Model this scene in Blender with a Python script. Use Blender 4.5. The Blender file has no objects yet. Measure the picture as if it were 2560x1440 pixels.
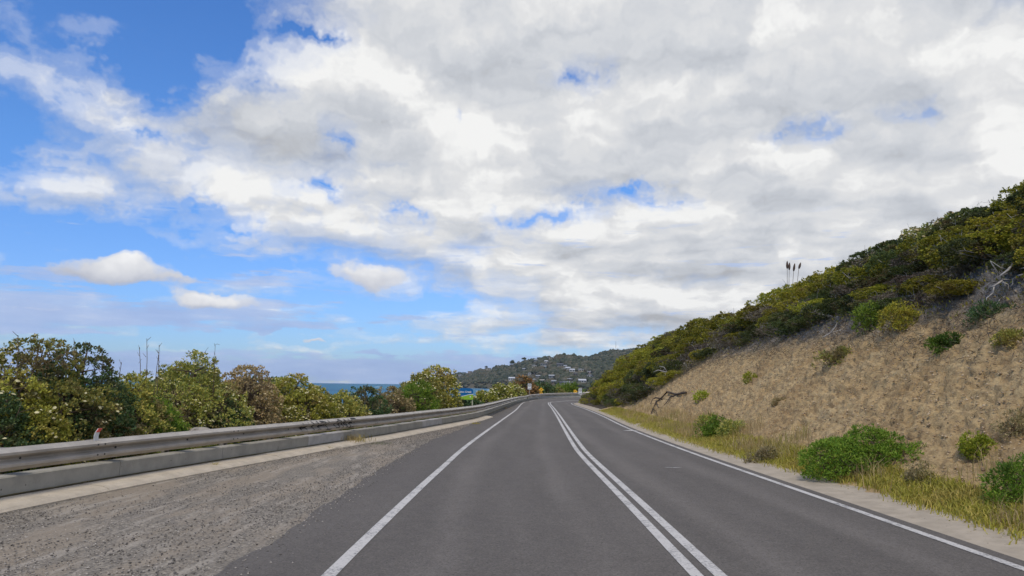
import bpy, bmesh, math, random
import numpy as np
from mathutils import Vector, Matrix

random.seed(7)
rng = np.random.default_rng(11)
scene = bpy.context.scene
col = scene.collection

# ------------------------------------------------------------------ camera
F, CH = 1900.0, 1.6                       # focal length in photo pixels, camera height (m)
PITCH, ROLL = math.radians(7.25), math.radians(0.75)
_R = np.array([1.0, 0, 0]); _U0 = np.array([0, -math.sin(PITCH), math.cos(PITCH)])
CF = np.array([0, math.cos(PITCH), math.sin(PITCH)])
CR = math.cos(ROLL) * _R + math.sin(ROLL) * _U0
CU = math.cos(ROLL) * _U0 - math.sin(ROLL) * _R
cam_data = bpy.data.cameras.new('camera')
cam = bpy.data.objects.new('camera', cam_data); col.objects.link(cam)
M4 = Matrix(((CR[0], CU[0], -CF[0], 0), (CR[1], CU[1], -CF[1], 0), (CR[2], CU[2], -CF[2], CH), (0, 0, 0, 1)))
cam.matrix_world = M4
cam_data.sensor_width = 36.0; cam_data.lens = 36.0 * F / 2560.0
cam_data.clip_start = 0.05; cam_data.clip_end = 40000
scene.camera = cam

def ray(px, py):
    d = CR * (px - 1280) / F - CU * (py - 720) / F + CF
    return d

def azel(px, py):
    d = ray(px, py); d = d / np.linalg.norm(d)
    return math.atan2(d[0], d[1]), math.asin(d[2])

# ------------------------------------------------------------------ world, sun, exposure
SUN_EL, SUN_AZ = math.radians(55), math.radians(192)      # azimuth measured from +Y towards +X
vs = scene.view_settings
vs.view_transform = 'Standard'; vs.look = 'None'; vs.gamma = 1.0; vs.exposure = 0.5
scene.render.film_transparent = False
scene.cycles.max_bounces = 6
scene.cycles.diffuse_bounces = 3
scene.cycles.transparent_max_bounces = 8
scene.cycles.caustics_reflective = False; scene.cycles.caustics_refractive = False

world = bpy.data.worlds.new('World'); scene.world = world; world.use_nodes = True

class NT:
    """small helper around a node tree"""
    def __init__(s, nt): s.nt = nt; s.n = nt.nodes; s.l = nt.links
    def add(s, t, **kw):
        nd = s.n.new(t)
        for k, v in kw.items(): setattr(nd, k, v)
        return nd
    def put(s, sock, v):
        if v is None: return
        if hasattr(v, 'is_linked') or isinstance(v, bpy.types.NodeSocket): s.l.new(v, sock)
        else:
            if isinstance(v, (tuple, list)) and len(v) == 3 and sock.type == 'RGBA': v = (*v, 1.0)
            sock.default_value = v
    def math(s, op, a, b=None, c=None, clamp=False):
        nd = s.add('ShaderNodeMath', operation=op); nd.use_clamp = clamp
        for i, v in enumerate((a, b, c)): s.put(nd.inputs[i], v)
        return nd.outputs[0]
    def vmath(s, op, a, b=None, out=0):
        nd = s.add('ShaderNodeVectorMath', operation=op)
        s.put(nd.inputs[0], a); s.put(nd.inputs[1], b)
        return nd.outputs[out]
    def comb(s, x, y, z=0.0):
        nd = s.add('ShaderNodeCombineXYZ')
        for i, v in enumerate((x, y, z)): s.put(nd.inputs[i], v)
        return nd.outputs[0]
    def mapping(s, vec, loc=(0, 0, 0), rot=(0, 0, 0), scale=(1, 1, 1)):
        nd = s.add('ShaderNodeMapping'); s.l.new(vec, nd.inputs[0])
        nd.inputs['Location'].default_value = loc; nd.inputs['Rotation'].default_value = rot; nd.inputs['Scale'].default_value = scale
        return nd.outputs[0]
    def noise(s, vec, scale=5.0, detail=2.0, rough=0.5, dist=0.0, out='Fac', lac=2.0, dim='3D'):
        nd = s.add('ShaderNodeTexNoise', noise_dimensions=dim)
        if vec is not None: s.l.new(vec, nd.inputs['Vector'])
        nd.inputs['Scale'].default_value = scale; nd.inputs['Detail'].default_value = detail
        nd.inputs['Roughness'].default_value = rough; nd.inputs['Distortion'].default_value = dist
        nd.inputs['Lacunarity'].default_value = lac
        return nd.outputs[out]
    def voronoi(s, vec, scale=5.0, feature='F1', out='Distance', rand=1.0):
        nd = s.add('ShaderNodeTexVoronoi', feature=feature)
        if vec is not None: s.l.new(vec, nd.inputs['Vector'])
        nd.inputs['Scale'].default_value = scale; nd.inputs['Randomness'].default_value = rand
        return nd.outputs[out]
    def ramp(s, fac, stops, interp='LINEAR'):
        nd = s.add('ShaderNodeValToRGB'); s.put(nd.inputs[0], fac)
        cr = nd.color_ramp; cr.interpolation = interp
        while len(cr.elements) < len(stops): cr.elements.new(0.5)
        for e, (p, c) in zip(cr.elements, stops):
            e.position = p
            if not isinstance(c, (tuple, list)): c = (c, c, c)
            e.color = (*c[:3], 1.0)
        return nd.outputs[0]
    def maprange(s, v, a, b, c=0.0, d=1.0, smooth=True):
        nd = s.add('ShaderNodeMapRange')
        if smooth: nd.interpolation_type = 'SMOOTHSTEP'
        for i, x in enumerate((v, a, b, c, d)): s.put(nd.inputs[i], x)
        return nd.outputs[0]
    def mix(s, fac, a, b, blend='MIX'):
        nd = s.add('ShaderNodeMix', data_type='RGBA', blend_type=blend)
        s.put(nd.inputs[0], fac); s.put(nd.inputs[6], a); s.put(nd.inputs[7], b)
        return nd.outputs[2]

def build_world():
    w = NT(world.node_tree); w.n.clear()
    out = w.add('ShaderNodeOutputWorld'); bg = w.add('ShaderNodeBackground')
    sky = w.add('ShaderNodeTexSky', sky_type='NISHITA')
    sky.sun_disc = False; sky.sun_elevation = SUN_EL; sky.sun_rotation = SUN_AZ
    sky.altitude = 10; sky.air_density = 1.0; sky.dust_density = 0.3; sky.ozone_density = 2.5
    S = 0.1
    tc = w.add('ShaderNodeTexCoord'); D = tc.outputs['Generated']
    sp = w.add('ShaderNodeSeparateXYZ'); w.l.new(D, sp.inputs[0])
    x, y, z = sp.outputs
    el = w.math('ARCSINE', z); az = w.math('ARCTAN2', x, y)
    zz = w.math('ADD', w.math('MAXIMUM', z, 0.0), 0.17)
    P = w.comb(w.math('DIVIDE', x, zz), w.math('DIVIDE', y, zz), 0.0)      # flat cloud layer
    AE = w.comb(az, el, 0.0)
    # one warp field, so that no patch is a clean ellipse
    wf = w.vmath('SUBTRACT', w.noise(AE, 13.0, 4, 0.62, out='Color', dim='2D'), (0.5, 0.5, 0.5))
    AW = w.vmath('ADD', AE, w.vmath('MULTIPLY', wf, (0.13, 0.085, 0)))
    AW2 = w.vmath('ADD', AE, w.vmath('MULTIPLY', wf, (0.05, 0.035, 0)))
    Pw = w.vmath('ADD', P, w.vmath('MULTIPLY', wf, (0.22, 0.22, 0)))
    fb = w.noise(Pw, 2.1, 6, 0.53, dim='2D')
    fa = w.noise(w.mapping(AE, scale=(1.0, 1.7, 1.0)), 15.0, 5, 0.55, dim='2D')
    def blobs(vec, lst, start=0.0):
        acc = start; cur = vec
        for i, (px, py, rx, ry, amp, *rot) in enumerate(lst):
            a, e = azel(px, py); rr = math.radians(rot[0]) if rot else 0.0
            if i % 7 == 6:               # evaluated in short batches, which keeps the shader stack small
                nd = w.add('ShaderNodeVectorMath', operation='MULTIPLY_ADD')
                w.put(nd.inputs[0], acc); nd.inputs[1].default_value = (1e-7, 1e-7, 1e-7); w.l.new(vec, nd.inputs[2])
                cur = nd.outputs[0]
            m = w.add('ShaderNodeMapping', vector_type='TEXTURE'); w.l.new(cur, m.inputs[0])
            m.inputs['Location'].default_value = (a, e, 0)
            m.inputs['Rotation'].default_value = (0, 0, -rr); m.inputs['Scale'].default_value = (rx * 2.1 / 1900, ry * 2.1 / 1900, 1)
            g = w.add('ShaderNodeTexGradient', gradient_type='QUADRATIC_SPHERE'); w.l.new(m.outputs[0], g.inputs[0])
            acc = w.math('MULTIPLY_ADD', g.outputs['Fac'], amp * 1.15, acc)
        return acc
    # --- broken stratocumulus deck
    cover = [(1750, 100, 900, 420, .36), (2350, 480, 700, 420, .36), (1450, 330, 600, 260, .20), (1650, 740, 500, 130, .32), (1080, 120, 300, 260, .18),
             (800, 330, 330, 120, .26), (500, 310, 270, 90, .32), (560, 450, 280, 90, .31), (470, 560, 110, 40, .16), (700, 620, 110, 40, .20), (920, 540, 330, 55, .22), (330, 290, 150, 60, .12),
             (250, 130, 420, 260, -.26), (560, 110, 170, 190, -.24), (80, 400, 200, 190, -.12), (150, 570, 330, 70, -.16), (500, 650, 600, 55, -.14),
             (620, 592, 70, 24, -.30), (530, 540, 130, 28, -.30), (850, 325, 55, 50, -.40), (800, 485, 120, 24, -.32), (385, 320, 60, 22, -.25),
             (1452, 200, 95, 52, -.50), (1350, 535, 150, 26, -.42, -4), (1590, 470, 90, 20, -.42), (1665, 512, 120, 32, -.38, 14),
             (2050, 325, 95, 34, -.46, 8), (1930, 365, 80, 28, -.34, 12), (2310, 272, 110, 46, -.42, 16), (1010, 550, 60, 26, -.42), (1130, 285, 32, 22, -.30),
             (790, 85, 60, 18, -.3), (1000, 780, 420, 60, -.24), (1100, 700, 130, 50, .10), (1050, 895, 700, 40, -.40),
             (190, 85, 130, 75, .24), (130, 160, 90, 40, .16), (270, 30, 120, 50, .12), (60, 480, 120, 50, .20), (240, 470, 90, 60, .24), (520, 155, 50, 36, .16)]
    base = w.maprange(az, -0.75, 0.35, -0.04, 0.10)
    den = w.math('ADD', fb, blobs(AW, cover, base))
    den = w.math('MULTIPLY_ADD', w.math('SUBTRACT', fa, 0.5), 0.22, den)
    a_deck = w.ramp(den, [(0.0, 0), (0.36, 0), (0.46, .20), (0.56, .50), (0.70, .84), (0.86, 1)], 'EASE')
    # brightness of the deck: soft lumps, lit tops, grey bases
    fl = w.noise(Pw, 2.2, 4, 0.5, dim='2D')
    fs = w.noise(w.vmath('ADD', Pw, (0.06, -0.12, 0)), 2.1, 4, 0.53, dim='2D')
    relief = w.math('SUBTRACT', fb, fs)
    shade_b = [(1400, 620, 95, 22, -.40, 4), (1470, 612, 30, 24, -.25), (2210, 390, 120, 34, -.30, 10), (2420, 410, 60, 22, -.2), (1760, 330, 150, 80, -.22),
               (1250, 690, 90, 60, .28), (820, 560, 150, 26, .22), (600, 460, 140, 60, .12), (1800, 220, 60, 40, .16), (1520, 330, 60, 40, .12), (1560, 825, 330, 24, -.25)]
    sh = w.math('MULTIPLY_ADD', relief, 2.1, w.math('MULTIPLY_ADD', w.math('SUBTRACT', fl, 0.5), 0.95, blobs(AW2, shade_b, 0.67)))
    c_deck = w.ramp(sh, [(0.0, (.44, .45, .475)), (0.30, (.54, .565, .61)), (0.55, (.64, .66, .695)), (0.80, (.75, .755, .765)), (1.0, (.90, .90, .89))])
    # --- low grey-lavender stratus bands above the sea
    fst = w.noise(w.mapping(AE, scale=(1.0, 10.0, 1.0)), 8.0, 6, 0.66, dim='2D')
    low = [(-100, 775, 420, 55, .55), (420, 790, 330, 30, .50, -6), (690, 822, 170, 17, .45, -6), (250, 908, 1500, 34, .40), (900, 932, 900, 30, .46), (1050, 802, 190, 13, .30, -4), (1000, 850, 120, 8, .35, -2), (930, 888, 70, 9, .3),
           (1150, 895, 130, 9, .2), (250, 815, 120, 9, -.45), (480, 846, 420, 15, -.62, -3), (1050, 866, 480, 11, -.50), (1500, 900, 300, 50, .1), (600, 700, 140, 18, .26), (110, 690, 130, 22, .35)]
    AW3 = w.vmath('ADD', AE, w.vmath('MULTIPLY', wf, (0.16, 0.022, 0)))
    den2 = w.math('ADD', w.math('MULTIPLY_ADD', w.math('SUBTRACT', fst, 0.5), 1.35, 0.08), blobs(AW3, low, 0.0))
    a_low = w.math('MULTIPLY', w.ramp(den2, [(0.0, 0), (0.22, 0), (0.38, .7), (0.55, .93)], 'EASE'), w.maprange(el, 0.16, 0.24, 1.0, 0.0))
    c_low = w.ramp(w.math('MULTIPLY_ADD', fa, 0.7, w.math('MULTIPLY', w.math('SUBTRACT', fst, .5), 0.8)), [(0.15, (.36, .48, .78)), (0.45, (.42, .545, .83)), (0.75, (.59, .67, .86))])
    # --- small bright cumulus
    cum = [(312, 652, 62, 30, .62), (318, 680, 95, 24, .40), (200, 690, 130, 20, .34), (450, 692, 90, 15, .30), (510, 748, 88, 20, .62), (470, 745, 50, 20, .2), (900, 690, 100, 30, .60), (930, 665, 50, 22, .25), (960, 700, 50, 26, .2), (795, 853, 36, 9, .45), (640, 770, 60, 14, .12)]
    den3 = w.math('MULTIPLY_ADD', w.math('SUBTRACT', fa, 0.5), 0.55, blobs(AW2, cum, 0.0))
    a_cum = w.ramp(den3, [(0.0, 0), (0.20, 0), (0.32, .72), (0.46, 1)], 'EASE')
    tops = [(315, 640, 62, 30, .55), (512, 740, 90, 15, .5), (935, 662, 60, 22, .45), (880, 680, 90, 14, .25), (800, 848, 40, 6, .3)]
    bases = [(310, 712, 150, 14, -.30), (512, 768, 90, 8, -.35), (890, 722, 120, 14, -.35), (160, 690, 110, 24, -.2), (440, 705, 100, 14, -.15)]
    sh3 = w.math('MULTIPLY_ADD', w.math('SUBTRACT', fa, 0.5), 0.7, blobs(AW2, tops + bases, 0.45))
    c_cum = w.ramp(sh3, [(0.0, (.42, .45, .54)), (0.35, (.58, .60, .67)), (0.65, (.74, .75, .785)), (1.0, (.92, .92, .93))])
    # clear sky, saturated as after rain
    tint = w.ramp(w.maprange(el, 0.0, 0.5, smooth=False), [(0.0, (.50, .63, .82)), (0.25, (.56, .75, 1.0)), (0.55, (.56, .85, 1.08)), (1.0, (.50, .84, 1.13))])
    clear = w.mix(1.0, sky.outputs[0], w.mix(1.0, tint, (.87, .93, 1.09), 'MULTIPLY'), 'MULTIPLY')
    k = 1.0 / S / 1.39
    def scaled(c):
        return w.mix(1.0, c, (k, k, k), 'MULTIPLY')
    r = w.mix(a_deck, clear, scaled(c_deck))
    r = w.mix(a_low, r, scaled(c_low))
    r = w.mix(a_cum, r, scaled(c_cum))
    w.l.new(r, bg.inputs['Color']); bg.inputs['Strength'].default_value = S
    w.l.new(bg.outputs[0], out.inputs['Surface'])
    world.cycles.sampling_method = 'MANUAL'; world.cycles.sample_map_resolution = 512
build_world()

sun_data = bpy.data.lights.new('sun', 'SUN'); sun_data.energy = 1.5; sun_data.angle = math.radians(14); sun_data.color = (1.0, 0.89, 0.73)
sun = bpy.data.objects.new('sun', sun_data); col.objects.link(sun)
_sd = Vector((math.sin(SUN_AZ) * math.cos(SUN_EL), math.cos(SUN_AZ) * math.cos(SUN_EL), math.sin(SUN_EL)))
sun.rotation_euler = _sd.to_track_quat('Z', 'Y').to_euler(); sun.location = (20, -20, 60)

# ------------------------------------------------------------------ helpers
def tag(o, label=None, cat=None, group=None, kind=None):
    if label: o['label'] = label
    if cat: o['category'] = cat
    if group: o['group'] = group
    if kind: o['kind'] = kind
    return o

def empty(name, loc=(0, 0, 0), rz=0.0):
    o = bpy.data.objects.new(name, None); o.empty_display_size = 0.2
    o.location = loc; o.rotation_euler = (0, 0, rz); col.objects.link(o); return o

def link(name, me, parent=None, loc=None, rot=None, scale=None):
    o = bpy.data.objects.new(name, me); col.objects.link(o)
    if parent is not None: o.parent = parent
    if loc is not None: o.location = loc
    if rot is not None: o.rotation_euler = rot
    if scale is not None: o.scale = scale
    return o

def mesh_np(name, verts, faces, mats, smooth=False, matidx=None):
    """verts (n,3); faces (m,k) all with the same number of corners, or list of such arrays"""
    me = bpy.data.meshes.new(name)
    verts = np.asarray(verts, dtype=np.float32)
    if not isinstance(faces, list): faces = [faces]
    faces = [np.asarray(f, dtype=np.int32) for f in faces if len(f)]
    nl = sum(f.size for f in faces); nf = sum(len(f) for f in faces)
    me.vertices.add(len(verts)); me.vertices.foreach_set('co', verts.ravel())
    me.loops.add(nl); me.loops.foreach_set('vertex_index', np.concatenate([f.ravel() for f in faces]))
    me.polygons.add(nf)
    tot = np.concatenate([np.full(len(f), f.shape[1], dtype=np.int32) for f in faces])
    st = np.concatenate([[0], np.cumsum(tot)[:-1]]).astype(np.int32)
    me.polygons.foreach_set('loop_start', st); me.polygons.foreach_set('loop_total', tot)
    for m in (mats if isinstance(mats, (list, tuple)) else [mats]): me.materials.append(m)
    if matidx is not None: me.polygons.foreach_set('material_index', np.asarray(matidx, dtype=np.int32))
    if smooth: me.polygons.foreach_set('use_smooth', np.ones(nf, dtype=bool))
    me.update(calc_edges=True)
    return me

def grid_faces(nu, nv):
    i = np.arange(nu - 1)[:, None] * nv + np.arange(nv - 1)[None, :]
    i = i.ravel()
    return np.stack([i, i + nv, i + nv + 1, i + 1], 1)

class MB:
    """collects simple shapes into one mesh"""
    def __init__(s): s.v = []; s.f = []
    def add(s, vs, fs):
        b = len(s.v); s.v += [tuple(v) for v in vs]; s.f += [tuple(i + b for i in f) for f in fs]; return s
    def box(s, x0, x1, y0, y1, z0, z1):
        return s.add([(x0, y0, z0), (x1, y0, z0), (x1, y1, z0), (x0, y1, z0), (x0, y0, z1), (x1, y0, z1), (x1, y1, z1), (x0, y1, z1)],
                     [(0, 3, 2, 1), (4, 5, 6, 7), (0, 1, 5, 4), (1, 2, 6, 5), (2, 3, 7, 6), (3, 0, 4, 7)])
    def tube(s, pts, rad, n=6, cap=True):
        pts = [Vector(p) for p in pts]; base = len(s.v); k = len(pts)
        up = Vector((0, 0, 1))
        for i, p in enumerate(pts):
            t = (pts[min(i + 1, k - 1)] - pts[max(i - 1, 0)])
            t = t.normalized() if t.length > 1e-9 else Vector((0, 0, 1))
            a = t.cross(up)
            if a.length < 1e-3: a = t.cross(Vector((1, 0, 0)))
            a.normalize(); b = t.cross(a)
            r = rad[i] if isinstance(rad, (list, tuple)) else rad
            for j in range(n):
                an = 2 * math.pi * j / n
                s.v.append(tuple(p + a * (r * math.cos(an)) + b * (r * math.sin(an))))
        for i in range(k - 1):
            for j in range(n):
                j2 = (j + 1) % n
                s.f.append((base + i * n + j, base + i * n + j2, base + (i + 1) * n + j2, base + (i + 1) * n + j))
        if cap:
            s.f.append(tuple(base + j for j in range(n))[::-1]); s.f.append(tuple(base + (k - 1) * n + j for j in range(n)))
        return s
    def prism(s, poly, y0, y1):
        """polygon in x,z extruded along y"""
        n = len(poly)
        vs = [(x, y0, z) for x, z in poly] + [(x, y1, z) for x, z in poly]
        fs = [tuple(range(n)), tuple(range(2 * n - 1, n - 1, -1))] + [(i, i + n, (i + 1) % n + n, (i + 1) % n) for i in range(n)]
        return s.add(vs, fs)
    def mesh(s, name, mat, smooth=False):
        me = bpy.data.meshes.new(name); me.from_pydata(s.v, [], s.f)
        for m in (mat if isinstance(mat, (list, tuple)) else [mat]): me.materials.append(m)
        bm = bmesh.new(); bm.from_mesh(me); bmesh.ops.recalc_face_normals(bm, faces=bm.faces); bm.to_mesh(me); bm.free()
        if smooth: me.polygons.foreach_set('use_smooth', np.ones(len(me.polygons), dtype=bool))
        me.update(); return me
    def build(s, name, mat, parent=None, smooth=False, **kw):
        return link(name, s.mesh(name, mat, smooth), parent, **kw)

def vnoise(x, y, seed=0):
    """smooth value noise in 2D, numpy, range 0..1"""
    x = np.asarray(x, dtype=np.float64); y = np.asarray(y, dtype=np.float64)
    xi = np.floor(x).astype(np.int64); yi = np.floor(y).astype(np.int64)
    fx = x - xi; fy = y - yi
    fx = fx * fx * fx * (fx * (fx * 6 - 15) + 10); fy = fy * fy * fy * (fy * (fy * 6 - 15) + 10)
    def h(a, b):
        n = (a * 374761393 + b * 668265263 + seed * 1442695041) & 0xFFFFFFFF
        n = ((n ^ (n >> 13)) * 1274126177) & 0xFFFFFFFF
        n = (n ^ (n >> 16)) & 0xFFFF
        return n / 65535.0
    return (h(xi, yi) * (1 - fx) + h(xi + 1, yi) * fx) * (1 - fy) + (h(xi, yi + 1) * (1 - fx) + h(xi + 1, yi + 1) * fx) * fy

def fbm(x, y, oct=4, seed=0, gain=0.5):
    s = 0; a = 1; t = 0
    for i in range(oct):
        s = s + a * vnoise(x * 2 ** i, y * 2 ** i, seed + i * 17); t += a; a *= gain
    return s / t

def resample(pts, step):
    """Catmull-Rom through pts, resampled at about step metres"""
    p = np.array(pts, dtype=float)
    q = np.vstack([2 * p[0] - p[1], p, 2 * p[-1] - p[-2]])
    out = []
    for i in range(1, len(q) - 2):
        p0, p1, p2, p3 = q[i - 1], q[i], q[i + 1], q[i + 2]
        n = max(2, int(np.linalg.norm(p2 - p1) / step * 2))
        t = np.linspace(0, 1, n, endpoint=False)[:, None]
        out.append(0.5 * ((2 * p1) + (-p0 + p2) * t + (2 * p0 - 5 * p1 + 4 * p2 - p3) * t ** 2 + (-p0 + 3 * p1 - 3 * p2 + p3) * t ** 3))
    out = np.vstack(out + [p[-1:]])
    d = np.concatenate([[0], np.cumsum(np.linalg.norm(np.diff(out, axis=0), axis=1))])
    s = np.linspace(0, d[-1], max(2, int(d[-1] / step) + 1))
    return np.stack([np.interp(s, d, out[:, k]) for k in range(out.shape[1])], 1)

def normals2(c):
    """unit normals to the left of travel"""
    t = np.gradient(c, axis=0); t /= np.linalg.norm(t, axis=1)[:, None]
    return np.stack([-t[:, 1], t[:, 0]], 1)

# ------------------------------------------------------------------ materials
def new_mat(name):
    m = bpy.data.materials.new(name); m.use_nodes = True
    w = NT(m.node_tree); bs = w.n['Principled BSDF']
    w.bs = bs
    return m, w

def simple(name, color, rough=0.7, metal=0.0, spec=0.3, var=0.0, vscale=8.0, bump=0.0, bscale=60.0):
    m, w = new_mat(name); bs = w.bs
    bs.inputs['Roughness'].default_value = rough; bs.inputs['Metallic'].default_value = metal
    bs.inputs['Specular IOR Level'].default_value = spec
    tc = w.add('ShaderNodeTexCoord').outputs['Object']
    if var > 0:
        f = w.noise(tc, vscale, 5, 0.6)
        c = w.mix(w.maprange(f, 0.3, 0.7), tuple(max(0, x * (1 - var)) for x in color), tuple(min(1, x * (1 + var)) for x in color))
        w.l.new(c, bs.inputs['Base Color'])
    else: bs.inputs['Base Color'].default_value = (*color, 1)
    if bump > 0:
        b = w.add('ShaderNodeBump'); b.inputs['Strength'].default_value = bump; b.inputs['Distance'].default_value = 0.02
        w.l.new(w.noise(tc, bscale, 5, 0.6), b.inputs['Height']); w.l.new(b.outputs[0], bs.inputs['Normal'])
    return m

def leaf_mat(name, cols, patch=None, pscale=1.3, rough=0.62, trans=0.25, objvar=0.25, patch_lo=.52):
    """cols: list of leaf colours picked at random leaf by leaf; patch: colour that takes over in clumps"""
    m, w = new_mat(name); bs = w.bs
    geo = w.add('ShaderNodeNewGeometry'); oi = w.add('ShaderNodeObjectInfo'); tc = w.add('ShaderNodeTexCoord').outputs['Object']
    n = len(cols)
    c = w.ramp(geo.outputs['Random Per Island'], [((i + .5) / n, cc) for i, cc in enumerate(cols)])
    if patch:
        v = w.vmath('ADD', tc, w.vmath('SCALE', w.comb(1, 1, 1), None)); v.node.inputs[1].links[0].from_node.inputs['Scale'].default_value = 1.0
        w.l.new(w.math('MULTIPLY', oi.outputs['Random'], 37.0), v.node.inputs[1].links[0].from_node.inputs['Scale'])
        f = w.maprange(w.noise(v, pscale, 3, 0.6), patch_lo, patch_lo + .16)
        pc = w.ramp(geo.outputs['Random Per Island'], [((i + .5) / len(patch), cc) for i, cc in enumerate(patch)])
        c = w.mix(f, c, pc)
    hs = w.add('ShaderNodeHueSaturation'); w.l.new(c, hs.inputs['Color'])
    w.l.new(w.maprange(oi.outputs['Random'], 0, 1, 0.5 - 0.012, 0.5 + 0.016, smooth=False), hs.inputs['Hue'])
    rnd2 = w.math('FRACT', w.math('MULTIPLY', oi.outputs['Random'], 7.31))
    w.l.new(w.maprange(rnd2, 0, 1, 1 - objvar, 1 + objvar, smooth=False), hs.inputs['Value'])
    c = hs.outputs[0]
    w.l.new(c, bs.inputs['Base Color']); bs.inputs['Roughness'].default_value = rough; bs.inputs['Specular IOR Level'].default_value = 0.25
    if trans > 0:
        tr = w.add('ShaderNodeBsdfTranslucent'); w.l.new(c, tr.inputs['Color'])
        ms = w.add('ShaderNodeMixShader'); ms.inputs[0].default_value = trans
        w.l.new(bs.outputs[0], ms.inputs[1]); w.l.new(tr.outputs[0], ms.inputs[2])
        w.l.new(ms.outputs[0], w.n['Material Output'].inputs['Surface'])
    return m

def asphalt_mat(name, base=0.115, old=False):
    m, w = new_mat(name); bs = w.bs
    pos = w.add('ShaderNodeNewGeometry').outputs['Position']
    fine = w.noise(pos, 190.0, 3, 0.75)
    agg = w.voronoi(pos, 62.0, out='Color')
    big = w.noise(w.mapping(pos, scale=(0.8, 0.10, 1)), 1.6, 5, 0.55)
    med = w.noise(pos, 5.0, 5, 0.65)
    v = w.math('MULTIPLY_ADD', w.math('SUBTRACT', fine, 0.5), 0.9, 1.0)
    v = w.math('MULTIPLY', v, w.math('MULTIPLY_ADD', w.math('SUBTRACT', agg, 0.5), 0.60, 1.0))
    v = w.math('MULTIPLY', v, w.math('MULTIPLY_ADD', w.math('SUBTRACT', big, 0.5), 0.55, 1.0))
    v = w.math('MULTIPLY', v, w.math('MULTIPLY_ADD', w.math('SUBTRACT', med, 0.5), 0.35, 1.0))
    # odd dark and pale chips
    sp = w.voronoi(pos, 14.0); spc = w.voronoi(pos, 14.0, out='Color')
    dark = w.math('MULTIPLY', w.math('LESS_THAN', sp, 0.13), w.math('LESS_THAN', spc, 0.42))
    pale = w.math('MULTIPLY', w.math('LESS_THAN', sp, 0.08), w.math('GREATER_THAN', spc, 0.72))
    v = w.math('MULTIPLY', v, w.math('MULTIPLY_ADD', dark, -0.6, 1.0)); v = w.math('MULTIPLY', v, w.math('MULTIPLY_ADD', pale, 0.9, 1.0))
    at = w.add('ShaderNodeAttribute'); at.attribute_name = 'across'; ac = at.outputs['Fac']
    tr = None
    for t0 in (.235, .445, .665, .865):            # polished wheel tracks
        g = w.maprange(w.math('ABSOLUTE', w.math('SUBTRACT', w.math('MULTIPLY_ADD', w.math('SUBTRACT', big, .5), .05, ac), t0)), .0, .05, 1.0, 0.0)
        tr = g if tr is None else w.math('ADD', tr, g)
    v = w.math('MULTIPLY', v, w.math('MULTIPLY_ADD', tr, 0.18, 0.94))
    c = w.mix(1.0, w.comb(v, v, v), (base * 1.10, base * 0.985, base * 0.855), 'MULTIPLY')
    w.l.new(c, bs.inputs['Base Color']); bs.inputs['Roughness'].default_value = 0.82; bs.inputs['Specular IOR Level'].default_value = 0.25
    b = w.add('ShaderNodeBump'); b.inputs['Strength'].default_value = 0.5; b.inputs['Distance'].default_value = 0.006
    w.l.new(w.math('ADD', fine, w.voronoi(pos, 95.0)), b.inputs['Height']); w.l.new(b.outputs[0], bs.inputs['Normal'])
    return m

def paint_mat():
    m, w = new_mat('worn_white_road_paint'); bs = w.bs
    pos = w.add('ShaderNodeNewGeometry').outputs['Position']
    wear = w.noise(pos, 26.0, 7, 0.72); big = w.noise(pos, 2.2, 4, 0.6)
    k = w.math('ADD', wear, w.math('MULTIPLY', big, 0.5))
    tone = w.mix(w.noise(pos, 120.0, 3, 0.7), (.42, .40, .365), (.70, .67, .615))
    c = w.mix(w.maprange(k, 0.73, 0.93), tone, (.17, .165, .16))
    w.l.new(c, bs.inputs['Base Color']); bs.inputs['Roughness'].default_value = 0.7
    return m

def gravel_mat():
    m, w = new_mat('old_stony_seal'); bs = w.bs
    pos = w.add('ShaderNodeNewGeometry').outputs['Position']
    v1 = w.voronoi(pos, 44.0, out='Color'); d1 = w.voronoi(pos, 44.0)
    v2 = w.voronoi(pos, 110.0, out='Color')
    # worn wheel streaks run along the road, dusty towards the sealed edge
    streak = w.noise(w.mapping(pos, rot=(0, 0, 0.12), scale=(2.2, 0.28, 1)), 2.6, 8, 0.70)
    dust = w.noise(w.mapping(pos, rot=(0, 0, 0.10), scale=(1.6, 0.35, 1)), 1.1, 5, 0.6)
    stone = w.ramp(v1, [(0.0, (.06, .052, .042)), (0.35, (.168, .147, .115)), (0.7, (.305, .266, .205)), (1.0, (.56, .49, .38))])
    stone = w.mix(0.4, stone, w.ramp(v2, [(0, (.11, .10, .087)), (1, (.30, .27, .23))]))
    dustc = w.ramp(w.noise(pos, 40.0, 4, 0.7), [(0.3, (.24, .195, .145)), (0.7, (.37, .31, .23))])
    c = w.mix(w.maprange(dust, 0.44, 0.58, 0.0, 0.72), stone, dustc)
    c = w.mix(w.maprange(streak, 0.50, 0.64, 0.0, 0.55), c, (.44, .39, .32))
    w.l.new(c, bs.inputs['Base Color']); bs.inputs['Roughness'].default_value = 0.9; bs.inputs['Specular IOR Level'].default_value = 0.2
    b = w.add('ShaderNodeBump'); b.inputs['Strength'].default_value = 0.8; b.inputs['Distance'].default_value = 0.012; b.invert = True
    w.l.new(w.math('ADD', d1, w.math('MULTIPLY', w.noise(pos, 90, 3, .6), .5)), b.inputs['Height']); w.l.new(b.outputs[0], bs.inputs['Normal'])
    return m

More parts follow.
